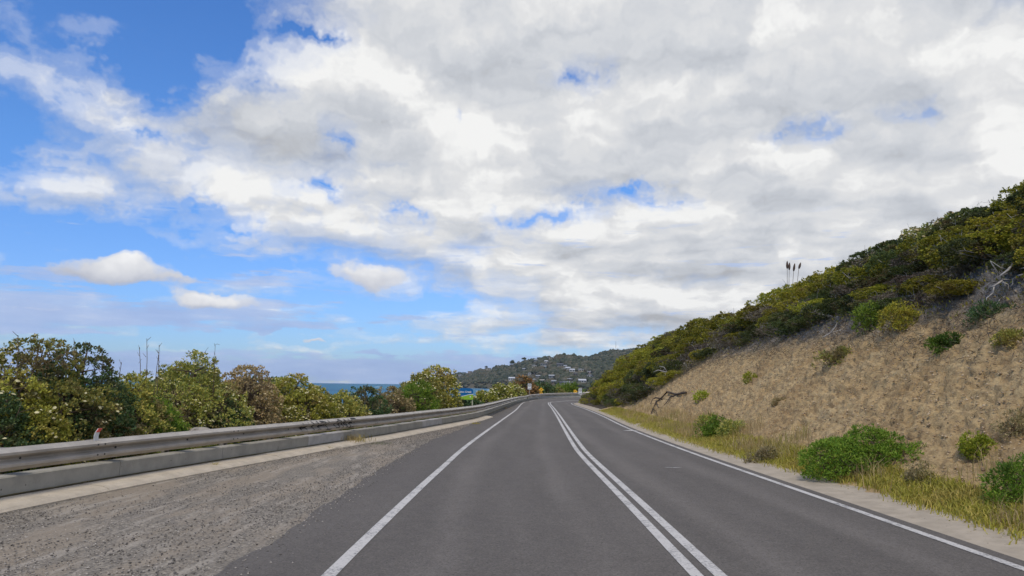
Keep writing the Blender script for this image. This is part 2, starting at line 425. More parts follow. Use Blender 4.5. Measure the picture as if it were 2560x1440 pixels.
def concrete_mat(name, color, stain=0.5, seed=0.0):
    m, w = new_mat(name); bs = w.bs
    pos = w.vmath('ADD', w.add('ShaderNodeNewGeometry').outputs['Position'], (seed, seed * 2, 0))
    a = w.noise(pos, 3.0, 6, 0.62); b_ = w.noise(pos, 42.0, 5, 0.7); st = w.noise(w.mapping(pos, scale=(2.5, 2.5, 1.0)), 2.2, 5, 0.65)
    c = w.mix(w.maprange(a, 0.3, 0.7), tuple(x * 0.84 for x in color), tuple(x * 1.08 for x in color))
    c = w.mix(w.maprange(b_, 0.55, 0.75, 0, 0.5), c, tuple(x * 0.6 for x in color))
    c = w.mix(w.maprange(st, 0.60, 0.72, 0, stain), c, (color[0] * .50, color[1] * .48, color[2] * .42))
    pit = w.math('MULTIPLY', w.math('LESS_THAN', w.voronoi(pos, 9.0), 0.10), w.math('GREATER_THAN', w.voronoi(pos, 9.0, out='Color'), 0.72))
    c = w.mix(w.math('MULTIPLY', pit, 0.85), c, (.05, .047, .042))
    w.l.new(c, bs.inputs['Base Color']); bs.inputs['Roughness'].default_value = 0.88; bs.inputs['Specular IOR Level'].default_value = 0.2
    bb = w.add('ShaderNodeBump'); bb.inputs['Strength'].default_value = 0.35; bb.inputs['Distance'].default_value = 0.01
    w.l.new(b_, bb.inputs['Height']); w.l.new(bb.outputs[0], bs.inputs['Normal'])
    return m

def soil_mat():
    m, w = new_mat('dry_clay_soil'); bs = w.bs
    pos = w.add('ShaderNodeNewGeometry').outputs['Position']
    sp = w.add('ShaderNodeSeparateXYZ'); w.l.new(pos, sp.inputs[0])
    a = w.noise(pos, 0.55, 6, 0.6); b_ = w.noise(pos, 7.0, 6, 0.7); f = w.noise(w.mapping(pos, scale=(1, 1, 2.0)), 26.0, 4, 0.7)
    c = w.ramp(a, [(0.30, (.42, .285, .135)), (0.48, (.53, .380, .188)), (0.62, (.59, .44, .228)), (0.78, (.51, .405, .232))])
    c = w.mix(w.maprange(b_, 0.34, 0.62, 0.62, 0.0), c, (.25, .165, .092))
    c = w.mix(w.maprange(f, 0.55, 0.75, 0, 0.55), c, (.54, .42, .27))
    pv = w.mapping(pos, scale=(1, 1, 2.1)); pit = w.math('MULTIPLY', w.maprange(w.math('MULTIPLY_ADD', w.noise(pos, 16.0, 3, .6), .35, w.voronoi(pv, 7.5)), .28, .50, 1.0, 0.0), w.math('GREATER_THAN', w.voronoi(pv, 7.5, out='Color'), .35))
    c = w.mix(w.math('MULTIPLY', pit, .60), c, (.19, .115, .055))      # shade of small pits, painted into the soil colour as dark specks
    # grey leaf litter and dead twigs lie on the upper bank under the scrub
    g = w.math('ADD', w.math('MULTIPLY', sp.outputs[2], 1.0), w.math('MULTIPLY', w.math('SUBTRACT', w.noise(pos, 0.8, 5, 0.65), 0.5), 2.2))
    grey = w.ramp(w.noise(pos, 18.0, 5, 0.75), [(0.3, (.085, .078, .070)), (0.5, (.19, .18, .165)), (0.7, (.35, .335, .31))])
    c = w.mix(w.maprange(g, 2.9, 4.0), c, grey)
    w.l.new(c, bs.inputs['Base Color']); bs.inputs['Roughness'].default_value = 0.95; bs.inputs['Specular IOR Level'].default_value = 0.1
    bb = w.add('ShaderNodeBump'); bb.inputs['Strength'].default_value = 0.9; bb.inputs['Distance'].default_value = 0.05
    w.l.new(w.math('ADD', f, w.math('MULTIPLY', b_, 0.8)), bb.inputs['Height']); w.l.new(bb.outputs[0], bs.inputs['Normal'])
    return m

def ground_mat(name, cols, scale=3.0):
    m, w = new_mat(name); bs = w.bs
    pos = w.add('ShaderNodeNewGeometry').outputs['Position']
    f = w.math('MULTIPLY_ADD', w.noise(pos, scale * 12, 4, 0.7), 0.5, w.math('MULTIPLY', w.noise(pos, scale, 5, 0.6), 0.5))
    c = w.ramp(f, [(0.3 + 0.4 * i / max(1, len(cols) - 1), cc) for i, cc in enumerate(cols)])
    w.l.new(c, bs.inputs['Base Color']); bs.inputs['Roughness'].default_value = 0.95; bs.inputs['Specular IOR Level'].default_value = 0.1
    bb = w.add('ShaderNodeBump'); bb.inputs['Strength'].default_value = 0.7; bb.inputs['Distance'].default_value = 0.03
    w.l.new(f, bb.inputs['Height']); w.l.new(bb.outputs[0], bs.inputs['Normal'])
    return m

def sea_mat():
    m, w = new_mat('sea_water'); bs = w.bs
    pos = w.add('ShaderNodeNewGeometry').outputs['Position']
    a = w.noise(w.mapping(pos, scale=(1, 0.35, 1)), 0.006, 6, 0.6)
    c = w.ramp(a, [(0.35, (.008, .100, .205)), (0.55, (.016, .155, .265)), (0.7, (.035, .23, .31))])
    w.l.new(c, bs.inputs['Base Color']); bs.inputs['Roughness'].default_value = 0.55; bs.inputs['Specular IOR Level'].default_value = 0.12
    b = w.add('ShaderNodeBump'); b.inputs['Strength'].default_value = 0.6; b.inputs['Distance'].default_value = 0.6
    w.l.new(w.noise(w.mapping(pos, scale=(1, 0.4, 1)), 0.12, 6, 0.6), b.inputs['Height']); w.l.new(b.outputs[0], bs.inputs['Normal'])
    return m

M = dict(
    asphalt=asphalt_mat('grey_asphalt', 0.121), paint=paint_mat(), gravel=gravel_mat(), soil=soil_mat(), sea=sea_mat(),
    plinth=concrete_mat('grey_plinth_concrete', (.41, .395, .345), .55, 3.0), plinth_pale=concrete_mat('pale_plinth_concrete', (.50, .49, .47), .3, 9.0),
    kerb=concrete_mat('cream_kerb_concrete', (.54, .47, .365), .4, 5.0), verge=concrete_mat('sandy_verge', (.43, .365, .275), .5, 1.0),
    litter=ground_mat('leaf_litter_ground', [(.05, .038, .026), (.085, .066, .045), (.12, .10, .075)], 2.0),
    grass_ground=ground_mat('grassy_ground', [(.07, .065, .025), (.13, .115, .05), (.20, .165, .09)], 2.0),
    rail=simple('galvanised_steel', (.47, .43, .37), .55, .25, .4, .14, 2.5, .15, 40), post=simple('weathered_steel_post', (.30, .28, .25), .7, .3, .3, .2, 6),
    dark=simple('dark_steel', (.07, .068, .065), .6, .4), black=simple('black_paint', (.018, .018, .02), .6), white=simple('white_sign_sheet', (.72, .72, .70), .5),
    yellow=simple('yellow_sign_sheet', (.88, .47, .02), .5), red=simple('red_reflector', (.72, .10, .07), .45), blue=simple('blue_sign_sheet', (.005, .12, .30), .5),
    green=simple('lime_sign_sheet', (.27, .46, .03), .5), dead=simple('grey_dead_wood', (.36, .335, .30), .85, 0, .2, .3, 12, .3, 50),
    darkwood=simple('dark_dead_wood', (.085, .066, .050), .9, 0, .1, .3, 12), stem=simple('brown_stem', (.13, .098, .068), .9, 0, .1, .35, 9),
    sand=ground_mat('beach_sand', [(.42, .35, .24), (.55, .47, .34), (.62, .55, .42)], .2), foam=simple('white_foam', (.80, .82, .83), .6),
    rock=simple('pale_rock', (.30, .27, .23), .9, 0, .2, .3, 6, .5, 30),
)

# ------------------------------------------------------------------ plan of the road (metres, camera above the origin, +Y ahead)
SEA = -5.5
def gz(y):
    """height of the sealed road: falls gently, then the bend is banked up on its outside"""
    y = np.asarray(y, dtype=float)
    return -0.006 * np.clip(y, -40, 104) + 0.030 * np.clip(y - 104, 0, 16)

L_EDGE = resample([(-1.55, -20), (-1.55, 0), (-1.53, 7), (-1.46, 12), (-1.37, 16), (-1.18, 23), (-.45, 40), (.42, 60), (1.05, 80), (1.55, 93), (2.2, 101.5), (3.6, 107.5), (6.6, 112), (12.5, 115.5), (21, 118.5), (40, 123)], .5)
C_LINE = resample([(1.7, -20), (1.73, 0), (1.75, 6), (1.80, 11), (1.87, 19), (2.02, 24), (2.42, 34), (3.03, 49), (3.75, 68), (4.5, 89), (5.15, 99), (6.5, 104.5), (9.5, 108.5), (14, 111), (22, 114), (40, 118.5)], .5)
R_EDGE = resample([(4.8, -20), (4.8, 0), (4.8, 10), (4.79, 20), (4.92, 28), (5.18, 36), (5.82, 49), (6.40, 65), (6.78, 80), (7.1, 89), (7.65, 95), (8.8, 99.5), (11.5, 103), (15, 105.5), (22, 109), (40, 114)], .5)
KERB = resample([(-7.6, -12), (-7.1, -2), (-6.65, 5), (-6.32, 9.3), (-6.0, 12), (-5.5, 15), (-4.92, 18), (-4.35, 21), (-3.55, 25), (-2.78, 30), (-2.15, 34), (-1.45, 39), (-1.02, 44)], .25)
PLINTH = resample([(-8.1, -12), (-7.6, -2), (-7.15, 5), (-6.83, 9.3), (-6.5, 12), (-6.0, 15), (-5.42, 18), (-4.85, 21), (-4.05, 25), (-3.28, 30), (-2.65, 34), (-1.95, 39), (-1.52, 44), (-.98, 54), (.3, 80), (1.0, 93), (1.55, 100), (2.5, 107), (4.6, 112.2), (8, 116), (13, 118.6), (22, 121.6), (40, 126)], .25)
SEAL_L = resample([(-2.45, -20), (-2.45, 0), (-2.47, 8), (-2.55, 14), (-2.45, 24), (-2.02, 30), (-1.75, 36), (-1.5, 40), (-1.3, 44), (-.92, 54), (.35, 80), (1.05, 93), (1.6, 100), (2.55, 107), (4.65, 112.15), (8, 115.9), (13, 118.5), (22, 121.5), (40, 125.9)], .25)
SEAL_R = R_EDGE - normals2(R_EDGE) * 0.25

def x_at(curve, y): return np.interp(y, curve[:, 1], curve[:, 0])

def strip(name, A, B, mat, dz=0.0, nseg=1, parent=None, za=None, zb=None):
    """sheet between two polylines that have the same number of points"""
    k = len(A); vs = []
    for j in range(nseg + 1):
        t = j / nseg
        p = A * (1 - t) + B * t
        z = gz(p[:, 1]) + dz + (0 if za is None else za * (1 - t) + zb * t)
        vs.append(np.column_stack([p, z]))
    v = np.stack(vs, 1).reshape(-1, 3)
    return link(name, mesh_np(name, v, grid_faces(k, nseg + 1), mat), parent)

def same_n(A, n):
    d = np.concatenate([[0], np.cumsum(np.linalg.norm(np.diff(A, axis=0), axis=1))])
    s = np.linspace(0, d[-1], n)
    return np.stack([np.interp(s, d, A[:, 0]), np.interp(s, d, A[:, 1])], 1)

# --- right hillside height field
def d_right(x, y):
    """distance from the right edge line, positive on the hill side"""
    x = np.asarray(x, float); y = np.asarray(y, float); sh = x.shape
    x = x.ravel(); y = y.ravel(); out = np.empty(len(x))
    C = R_EDGE[::2]; N = normals2(C)
    for i in range(0, len(x), 20000):
        xx = x[i:i + 20000, None]; yy = y[i:i + 20000, None]
        dd = (xx - C[:, 0]) ** 2 + (yy - C[:, 1]) ** 2
        j = dd.argmin(1); r = np.arange(len(j))
        side = -((xx[:, 0] - C[j, 0]) * N[j, 0] + (yy[:, 0] - C[j, 1]) * N[j, 1])
        out[i:i + 20000] = np.sign(side) * np.sqrt(dd[r, j])
        near = np.abs(side) > 0.999 * np.sqrt(dd[r, j]) - 1e-6
        out[i:i + 20000] = np.where(near, side, out[i:i + 20000])
    return out.reshape(sh)

def hill_z(x, y, d=None):
    x = np.asarray(x, float); y = np.asarray(y, float)
    if d is None: d = d_right(x, y)
    t = d - 2.1 - 0.5 * (fbm(y * .11, y * 0 + 3.3, 2, 5) - .5)
    face = 0.80 * np.log1p(np.exp(np.clip(t / .35, -30, 30))) * .35
    crest = 6.95 + 0.10 * (t - 8.6) + 1.5 * (fbm(x * .07, y * .07, 2, 9) - .5) - .95 * np.exp(-((y - 56) / 18) ** 2) + .45 * np.clip((36 - y) / 8, 0, 1)
    crest = crest - np.clip((y - 84) / 60, 0, 1) * 1.5
    k = 0.7
    h = -k * np.logaddexp(-face / k, -crest / k) + k * np.log1p(np.exp(-6.9 / k))
    h = h + 0.45 * (fbm(x * .22, y * .22, 3, 2) - .5) * np.clip(t / 3, 0, 1)
    verge = -0.06 + 0.24 * np.clip((d - .45) / 1.6, 0, 1)
    return gz(y) + h + verge

def hit_hill(px, py, lift=0.0):
    r = ray(px, py); t = np.arange(5, 160, .05)
    P = r[None, :] * t[:, None] + np.array([0, 0, CH])
    below = P[:, 2] < hill_z(P[:, 0], P[:, 1]) + lift
    below &= d_right(P[:, 0], P[:, 1]) > 0.3
    i = below.argmax()
    if below.any(): return P[i]
    return hit_hill(px, py + 10, lift) if py < 1100 else None

# --- seaward ground, beyond the guard rail
def left_z(x, y):
    d = x_at(PLINTH, y) - x
    d = np.where(y > 112, np.maximum(d, (y - np.interp(x, PLINTH[:, 0], PLINTH[:, 1]))), d)
    z = gz(y) + 0.12 - 0.05 * np.clip(d, 0, 5) - 0.42 * np.clip(d - 5, 0, 30)
    return np.maximum(z + 0.25 * (fbm(x * .4, y * .4, 3, 4) - .5) * np.clip(d, 0, 1), SEA - 0.6)

def hit_plane(px, py, z0=0.0):
    r = ray(px, py); t = np.arange(3, 300, .02)
    P = r[None, :] * t[:, None] + np.array([0, 0, CH])
    i = (P[:, 2] < gz(P[:, 1]) + z0).argmax(); return P[i]

def at_depth(px, py, Y):
    r = ray(px, py); t = Y / r[1]
    return r * t + np.array([0, 0, CH])

# ------------------------------------------------------------------ the setting
N_ = 620
sl, sr = same_n(SEAL_L, N_), same_n(SEAL_R, N_)
fr = (fbm(sl[:, 1] * 1.6, sl[:, 1] * 0, 4, 21) - .5) * 0.20 * np.clip((46 - sl[:, 1]) / 6, 0, 1)   # frayed edge of the seal
sl2 = sl.copy(); sl2[:, 0] += fr
road = strip('road', sl2, sr, M['asphalt'], 0.0, 24); tag(road, kind='structure')
_at = road.data.attributes.new('across', 'FLOAT', 'POINT'); _at.data.foreach_set('value', np.tile(np.linspace(0, 1, 25), N_).astype(np.float32))

def paint_line(curve, off, width, name):
    N = normals2(curve)
    return strip(name, curve + N * (off + width / 2), curve + N * (off - width / 2), M['paint'], 0.006, 1, road)
paint_line(L_EDGE, 0, .125, 'edge_line'); paint_line(R_EDGE, 0, .115, 'edge_line')
paint_line(C_LINE, .105, .115, 'centre_line'); paint_line(C_LINE, -.105, .115, 'centre_line')
# a stray scrape of white paint on the far lane, and the paint spill at the right edge line
def paint_blot(px, py, L, W, rz, seed):
    p = hit_plane(px, py); a = np.linspace(0, 2 * math.pi, 18, endpoint=False)
    r = .75 + .5 * vnoise(a * 2.2, a * 0 + seed, seed)
    vs = [(p[0] + math.cos(t) * L / 2 * q * math.cos(rz) - math.sin(t) * W / 2 * q * math.sin(rz), p[1] + math.cos(t) * L / 2 * q * math.sin(rz) + math.sin(t) * W / 2 * q * math.cos(rz)) for t, q in zip(a, r)]
    vs = [(x, y, float(gz(y)) + .010) for x, y in vs]
    MB().add(vs, [tuple(range(18))]).build('paint_mark', M['paint'], road)
paint_blot(1682, 1170, .42, .07, -.12, 3); paint_blot(1576, 1077, .55, .5, .3, 5)

# gravelly shoulder on the seaward side
kb = KERB.copy(); g_in = np.column_stack([x_at(sl2[np.argsort(sl2[:, 1])], KERB[:, 1]), KERB[:, 1]])
n2 = 260
A = same_n(kb, n2); ys = A[:, 1]; B = np.column_stack([np.interp(ys, sl2[:, 1], sl2[:, 0]) + .12, ys])
v = []
for j in range(17):
    t = j / 16; p = A * (1 - t) + B * t
    z = gz(p[:, 1]) - .010 + (fbm(p[:, 0] * 1.4, p[:, 1] * .7, 4, 8) - .5) * .05 * math.sin(math.pi * t) ** .5
    v.append(np.column_stack([p, z]))
shoulder = link('gravel_shoulder', mesh_np('gravel_shoulder', np.stack(v, 1).reshape(-1, 3), grid_faces(n2, 17), M['gravel'], True)); tag(shoulder, kind='structure')

# loose stones on the shoulder
def pebbles(name, n, fn, rmin, rmax, mat, parent=None, flat=.6):
    tv = np.array([(1, 0, 0), (-1, 0, 0), (0, 1, 0), (0, -1, 0), (0, 0, 1), (0, 0, -1)], float)
    tf = np.array([(0, 2, 4), (2, 1, 4), (1, 3, 4), (3, 0, 4), (2, 0, 5), (1, 2, 5), (3, 1, 5), (0, 3, 5)])
    P = fn(n); n = len(P)
    r = rng.uniform(rmin, rmax, n) ** 1.0
    sc = rng.uniform(.6, 1.3, (n, 6, 1)) * tv[None] * r[:, None, None]
    a = rng.uniform(0, 6.28, n); ca, sa = np.cos(a)[:, None], np.sin(a)[:, None]
    V = np.stack([sc[:, :, 0] * ca - sc[:, :, 1] * sa, sc[:, :, 0] * sa + sc[:, :, 1] * ca, sc[:, :, 2] * flat], 2) + P[:, None, :]
    Fc = tf[None] + (np.arange(n) * 6)[:, None, None]
    return link(name, mesh_np(name, V.reshape(-1, 3), Fc.reshape(-1, 3), mat), parent)
def pts_shoulder(n):
    y = 5 + rng.random(n) ** 1.7 * 35; t = rng.random(n)
    a = x_at(KERB, y); b = np.interp(y, sl2[:, 1], sl2[:, 0]); t = np.where(rng.random(n) < .05, 1 + rng.exponential(.03, n), t); x = a * (1 - t) + b * t
    keep = fbm(x * .8, y * .25, 3, 6) + rng.normal(0, .12, n) > .42
    return np.column_stack([x, y, gz(y) + .002])[keep]
def stone_mat(name, lo, hi):
    m, w = new_mat(name); geo = w.add('ShaderNodeNewGeometry')
    w.l.new(w.ramp(geo.outputs['Random Per Island'], [(0, lo), (.75, tuple((a + b) / 2 for a, b in zip(lo, hi))), (1, hi)]), w.bs.inputs['Base Color'])
    w.bs.inputs['Roughness'].default_value = .9; return m
M['stones'] = stone_mat('loose_stone', (.07, .062, .053), (.52, .465, .39))
M['clods'] = stone_mat('soil_clod', (.26, .18, .10), (.60, .46, .29))
tag(pebbles('loose_gravel', 34000, pts_shoulder, .005, .016, M['stones']), 'loose grey stones scattered over the seaward shoulder', 'gravel', kind='stuff')

# hillside: fine mesh over the bare cut, coarser sheet for the rest
def hill_mesh():
    ys = [-14.0]
    while ys[-1] < 64: ys.append(ys[-1] + max(.040, min(.30, .0030 * max(ys[-1], 8) + .012)) if ys[-1] > 6 else ys[-1] + .25)
    ys = np.array(ys)
    ds = np.concatenate([np.linspace(.15, 2.0, 20, endpoint=False), np.linspace(2.0, 8.4, 165)])
    Y, Dd = np.meshgrid(ys, ds, indexing='ij'); X = x_at(R_EDGE, Y) + Dd
    Z = hill_z(X, Y)
    t = np.clip((Dd - 1.5) / 1.2, 0, 1)
    # crumbled surface with short level ledges and shallow rills
    rough = (fbm(Y * 2.6, Dd * 4.2, 4, 31, .62) - .5) * .24 + (np.abs(fbm(Y * 4.6 + Dd, Dd * 7.5, 3, 41) - .5)) * -.38
    rill = -np.clip(.26 - np.abs(((Y + Dd * .30 + 2.6 * fbm(Y * .25, Dd * .35, 3, 51)) % 2.3) - 1.15), 0, 1) * .62 * np.clip((Y - 10) / 16, .25, 1) * np.clip(fbm(Y * .4, Dd * .2, 2, 57) * 2.6 - .7, 0, 1)
    Z = Z + (rough + rill) * t
    X = X - (rough + rill) * t * .6
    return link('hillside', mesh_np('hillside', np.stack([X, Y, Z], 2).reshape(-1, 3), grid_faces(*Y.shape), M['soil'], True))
hillside = tag(hill_mesh(), kind='structure')
def hill_back():
    xs = np.concatenate([np.arange(5.0, 24, .5), np.arange(24, 80, 2.5)]); ys = np.concatenate([np.arange(-14, 60, 1.5), np.arange(60, 116, .5)])
    Y, X = np.meshgrid(ys, xs, indexing='ij'); d = d_right(X, Y)
    Z = hill_z(X, Y, d)
    inner = (d < 8.1) & (Y < 63.2); Z = np.where(inner, Z - 1.2 * np.clip((8.1 - d) / .8, 0, 1) - .0, Z)
    Z = np.where(d < .25, gz(Y) - .45 + d * .2 * 0, Z)
    return link('hillside_scrub_ground', mesh_np('hillside_scrub_ground', np.stack([X, Y, Z], 2).reshape(-1, 3), grid_faces(*Y.shape), M['litter'], True))
tag(hill_back(), kind='structure')
# pale dusty strip between the seal and the grass
Rn = normals2(R_EDGE)
wv = .46 + .42 * np.exp(-((R_EDGE[:, 1] - 13) / 5.0) ** 2) + .22 * (fbm(R_EDGE[:, 1] * .7, R_EDGE[:, 1] * 0, 3, 3) - .5)
vg = strip('roadside_verge', SEAL_R + Rn * .03, SEAL_R - Rn * (wv + .35)[:, None], M['verge'], -.004, 5, None, -.006, .085); tag(vg, kind='structure')

# seaward ground
def left_ground():
    ys = np.concatenate([np.arange(-14, 60, .6), np.arange(60, 175, 1.0)]); us = np.concatenate([np.arange(-.06, 4, .4), np.arange(4, 60, 2.0)])
    Y, U = np.meshgrid(ys, us, indexing='ij'); X = x_at(PLINTH, np.minimum(Y, 111)) - U
    Z = left_z(X, Y)
    return link('seaward_ground', mesh_np('seaward_ground', np.stack([X, Y, Z], 2).reshape(-1, 3), grid_faces(*Y.shape), M['grass_ground'], True))
tag(left_ground(), kind='structure')
def bend_ground():
    P = PLINTH[PLINTH[:, 1] > 105.5]; N = normals2(P); us = np.array([.06, .5, 1.5, 3, 5, 8, 12, 18, 26])
    v = []
    for u in us:
        p = P + N * u; z = gz(np.full(len(p), 120.0)) * .0 + np.interp(P[:, 1], P[:, 1], gz(P[:, 1])) + .10 - .05 * min(u, 5) - .42 * max(0, u - 5)
        v.append(np.column_stack([p, np.maximum(z, SEA - .6)]))
    return link('bend_ground', mesh_np('bend_ground', np.stack(v, 1).reshape(-1, 3), grid_faces(len(P), len(us)), M['grass_ground'], True))
tag(bend_ground(), kind='structure')
# base earth under road and verges
vb = [(-9, -20), (60, -20), (60, 126), (-9, 126)]
sea = link('sea', mesh_np('sea', np.array([(-6000, -300, SEA), (6000, -300, SEA), (6000, 6000, SEA), (-6000, 6000, SEA)]), np.array([(0, 1, 2, 3)]), M['sea'])); tag(sea, kind='structure')
def foam_strip(px0, px1, py, dep, thick, seed):
    a = ray(px0, py); b = ray(px1, py); ts = [(SEA - CH) / r[2] for r in (a, b)]
    pa, pb = a * ts[0], b * ts[1]
    n = 24; s = np.linspace(0, 1, n)
    c = pa[None] * (1 - s[:, None]) + pb[None] * s[:, None]
    wv = thick * np.sin(np.pi * s) ** .5 * (.4 + vnoise(s * 9, s * 0, seed))
    up = .30 * np.sin(np.pi * s) ** .5
    dirn = c / np.linalg.norm(c[:, :2], axis=1)[:, None]
    v0 = np.column_stack([c[:, 0] - dirn[:, 0] * wv, c[:, 1] - dirn[:, 1] * wv, np.full(n, SEA + .01)])
    v1 = np.column_stack([c[:, 0], c[:, 1], SEA + .05 + up])
    v2 = np.column_stack([c[:, 0] + dirn[:, 0] * wv * .5, c[:, 1] + dirn[:, 1] * wv * .5, np.full(n, SEA + .01)])
    link('breaking_wave', mesh_np('breaking_wave', np.stack([v0, v1, v2], 1).reshape(-1, 3), grid_faces(n, 3), M['foam']), sea)
foam_strip(934, 956, 967.5, 0, 7, 1); foam_strip(1216, 1262, 974.2, 0, 9, 2); foam_strip(1206, 1240, 977.5, 0, 6, 4)

# ------------------------------------------------------------------ guard rail, plinth and kerb
def frames(curve):
    N = normals2(curve); d = np.concatenate([[0], np.cumsum(np.linalg.norm(np.diff(curve, axis=0), axis=1))])
    return N, d
PN, PD = frames(PLINTH)
def on_plinth(s, off=0.0):
    """point at arc length s, moved off metres towards the road"""
    p = np.array([np.interp(s, PD, PLINTH[:, 0]), np.interp(s, PD, PLINTH[:, 1])]); n = np.array([np.interp(s, PD, PN[:, 0]), np.interp(s, PD, PN[:, 1])])
    n /= np.linalg.norm(n); q = p - n * off
    return q, -n, float(gz(p[1]))
def s_of_y(y): return float(np.interp(y, PLINTH[:, 1], PD))

def sweep(prof, s0, s1, name, mat, parent, step=.5, closed=True, smooth=False, wob=0.0):
    ss = np.linspace(s0, s1, max(2, int((s1 - s0) / step) + 1)); v = []
    for s in ss:
        for (u, z) in prof:
            q, n, g = on_plinth(s, u); v.append((q[0], q[1], g + z))
    k = len(prof); fs = []
    for i in range(len(ss) - 1):
        for j in range(k if closed else k - 1):
            j2 = (j + 1) % k; fs.append((i * k + j, i * k + j2, (i + 1) * k + j2, (i + 1) * k + j))
    mb = MB().add(v, fs)
    if closed: mb.f.append(tuple(range(k))); mb.f.append(tuple(range((len(ss) - 1) * k, len(ss) * k)))
    return mb.build(name, mat, parent, smooth)

plinth = empty('concrete_plinth', (-6.7, 10.5, 0)); plinth.location = (0, 0, 0)
tag(plinth, 'long low grey concrete plinth running under the steel guard rail', 'plinth')
s = 0.0; i = 0
while s < PD[-1] - 4:
    L = [3.6, 4.2, 3.1, 3.9, 2.2][i % 5]; mid = on_plinth(s + L / 2)[0]
    pale = 1 if (18.8 < mid[1] < 21.2 or 29 < mid[1] < 31.5) else 0
    far = mid[1] > 60
    prof = [(0.0, -.06), (.008, .34), (-.012, .36), (-.24, .36), (-.25, .34), (-.25, -.3), (0, -.3)]
    sweep(prof, s + .006, s + L - .006, 'concrete_section', M['plinth_pale' if pale else 'plinth'], plinth, 1.0)
    s += L; i += 1

KN, KD = frames(KERB)
kerb = empty('kerb'); tag(kerb, kind='structure')
s = 0.0; i = 0
while s < KD[-1] - .5:
    L = min([2.9, 3.3, 2.6][i % 3], KD[-1] - s)
    ss = np.linspace(s + .005, s + L - .005, 5); v = []; prof = [(0.03, -.12), (.03, .015), (-.02, .05), (-.10, .075), (-.50, .105), (-.52, -.12)]
    tilt = random.uniform(-.006, .006); ym = np.interp(s + L / 2, KD, KERB[:, 1])
    broken = 21.6 < ym < 24.0 or i % 7 == 3
    for q in ss:
        p = np.array([np.interp(q, KD, KERB[:, 0]), np.interp(q, KD, KERB[:, 1])]); n = np.array([np.interp(q, KD, KN[:, 0]), np.interp(q, KD, KN[:, 1])]); n /= np.linalg.norm(n)
        for u, z in prof:
            jig = (random.uniform(-.015, .012) if broken else random.uniform(-.004, .004)) if z > 0 else 0
            r = p - n * (u + jig); v.append((r[0], r[1], float(gz(p[1])) + z + tilt + jig * .5))
    k = len(prof); fs = [(a * k + j, a * k + (j + 1) % k, (a + 1) * k + (j + 1) % k, (a + 1) * k + j) for a in range(4) for j in range(k)]
    mb = MB().add(v, fs); mb.f += [tuple(range(k)), tuple(range(4 * k, 5 * k))]
    mb.build('kerb_section', M['kerb'], kerb); s += L; i += 1

rail = empty('guard_rail'); tag(rail, 'long galvanised steel guard rail with a double-ridged beam beside the seaward shoulder', 'guard rail')
W = [(0.0, .0), (.012, .012), (.060, .040), (.098, .060), (.098, .094), (.060, .114), (.012, .140), (.004, .155), (.012, .170), (.060, .196), (.098, .216), (.098, .250), (.060, .270), (.012, .298), (.0, .310)]
RAIL_Z = .435
def rail_uz(t):
    """point on the beam face at height t (0..1), slightly proud of the steel"""
    z = t * .31; u = np.interp(z, [p[1] for p in W], [p[0] for p in W]); return u, z
s = 0.0; panels = []
while s < PD[-1] - 4.2:
    ju = .005 * (len(panels) % 2)
    prof = [(u + .03 + ju, z + RAIL_Z) for u, z in W] + [(u + .026 + ju, z + RAIL_Z) for u, z in W[::-1]]
    lap = .28
    far = on_plinth(s)[0][1] > 60
    o = sweep(prof, s, s + 4.0 + lap, 'rail_panel', M['rail'], rail, .5, True, False)
    # overlap at the joint: the next panel sits a little behind this one
    if len(panels) % 2: o.location = (0.0, 0.0, -.002)
    panels.append((s, o)); s += 4.0
post_me = MB().box(-.075, .075, -.05, -.035, -.9, 0).box(-.075, -.06, -.05, .05, -.9, 0).box(.06, .075, -.05, .05, -.9, 0).mesh('post', M['post'])
blk_me = MB().box(-.07, .07, -.09, .09, -.17, .17).mesh('block', M['post'])
bolt_me = MB().tube([(0, 0, 0), (0, .014, 0)], [.021, .017], 8).mesh('bolt', M['dark'])
s = .6
while s < PD[-1] - 5:
    q, n, g = on_plinth(s, -.42); rz = math.atan2(n[1], n[0]) - math.pi / 2
    if q[1] > 2:
        po = link('post', post_me, rail, (q[0], q[1], g + .70), (0, 0, rz))
        b, _, _ = on_plinth(s, -.16); bl = link('spacer_block', blk_me, rail, (b[0], b[1], g + RAIL_Z + .155), (0, 0, rz)); bl.scale = (.8, 1.9, .75)
        if q[1] < 60:
            r, _, _ = on_plinth(s, .036); link('bolt', bolt_me, rail, (r[0], r[1], g + RAIL_Z + .155), (0, 0, rz))
    s += 2.0
for sj, _o in panels[1:]:
    if not 4 < on_plinth(sj)[0][1] < 42: continue
    for ds in (.06, .22):
        for zb in (.08, .235):
            r, n, g = on_plinth(sj + ds, .098 + .036); link('splice_bolt', bolt_me, rail, (r[0], r[1], g + RAIL_Z + zb), (0, 0, math.atan2(n[1], n[0]) - math.pi / 2), (.7, .7, .7))
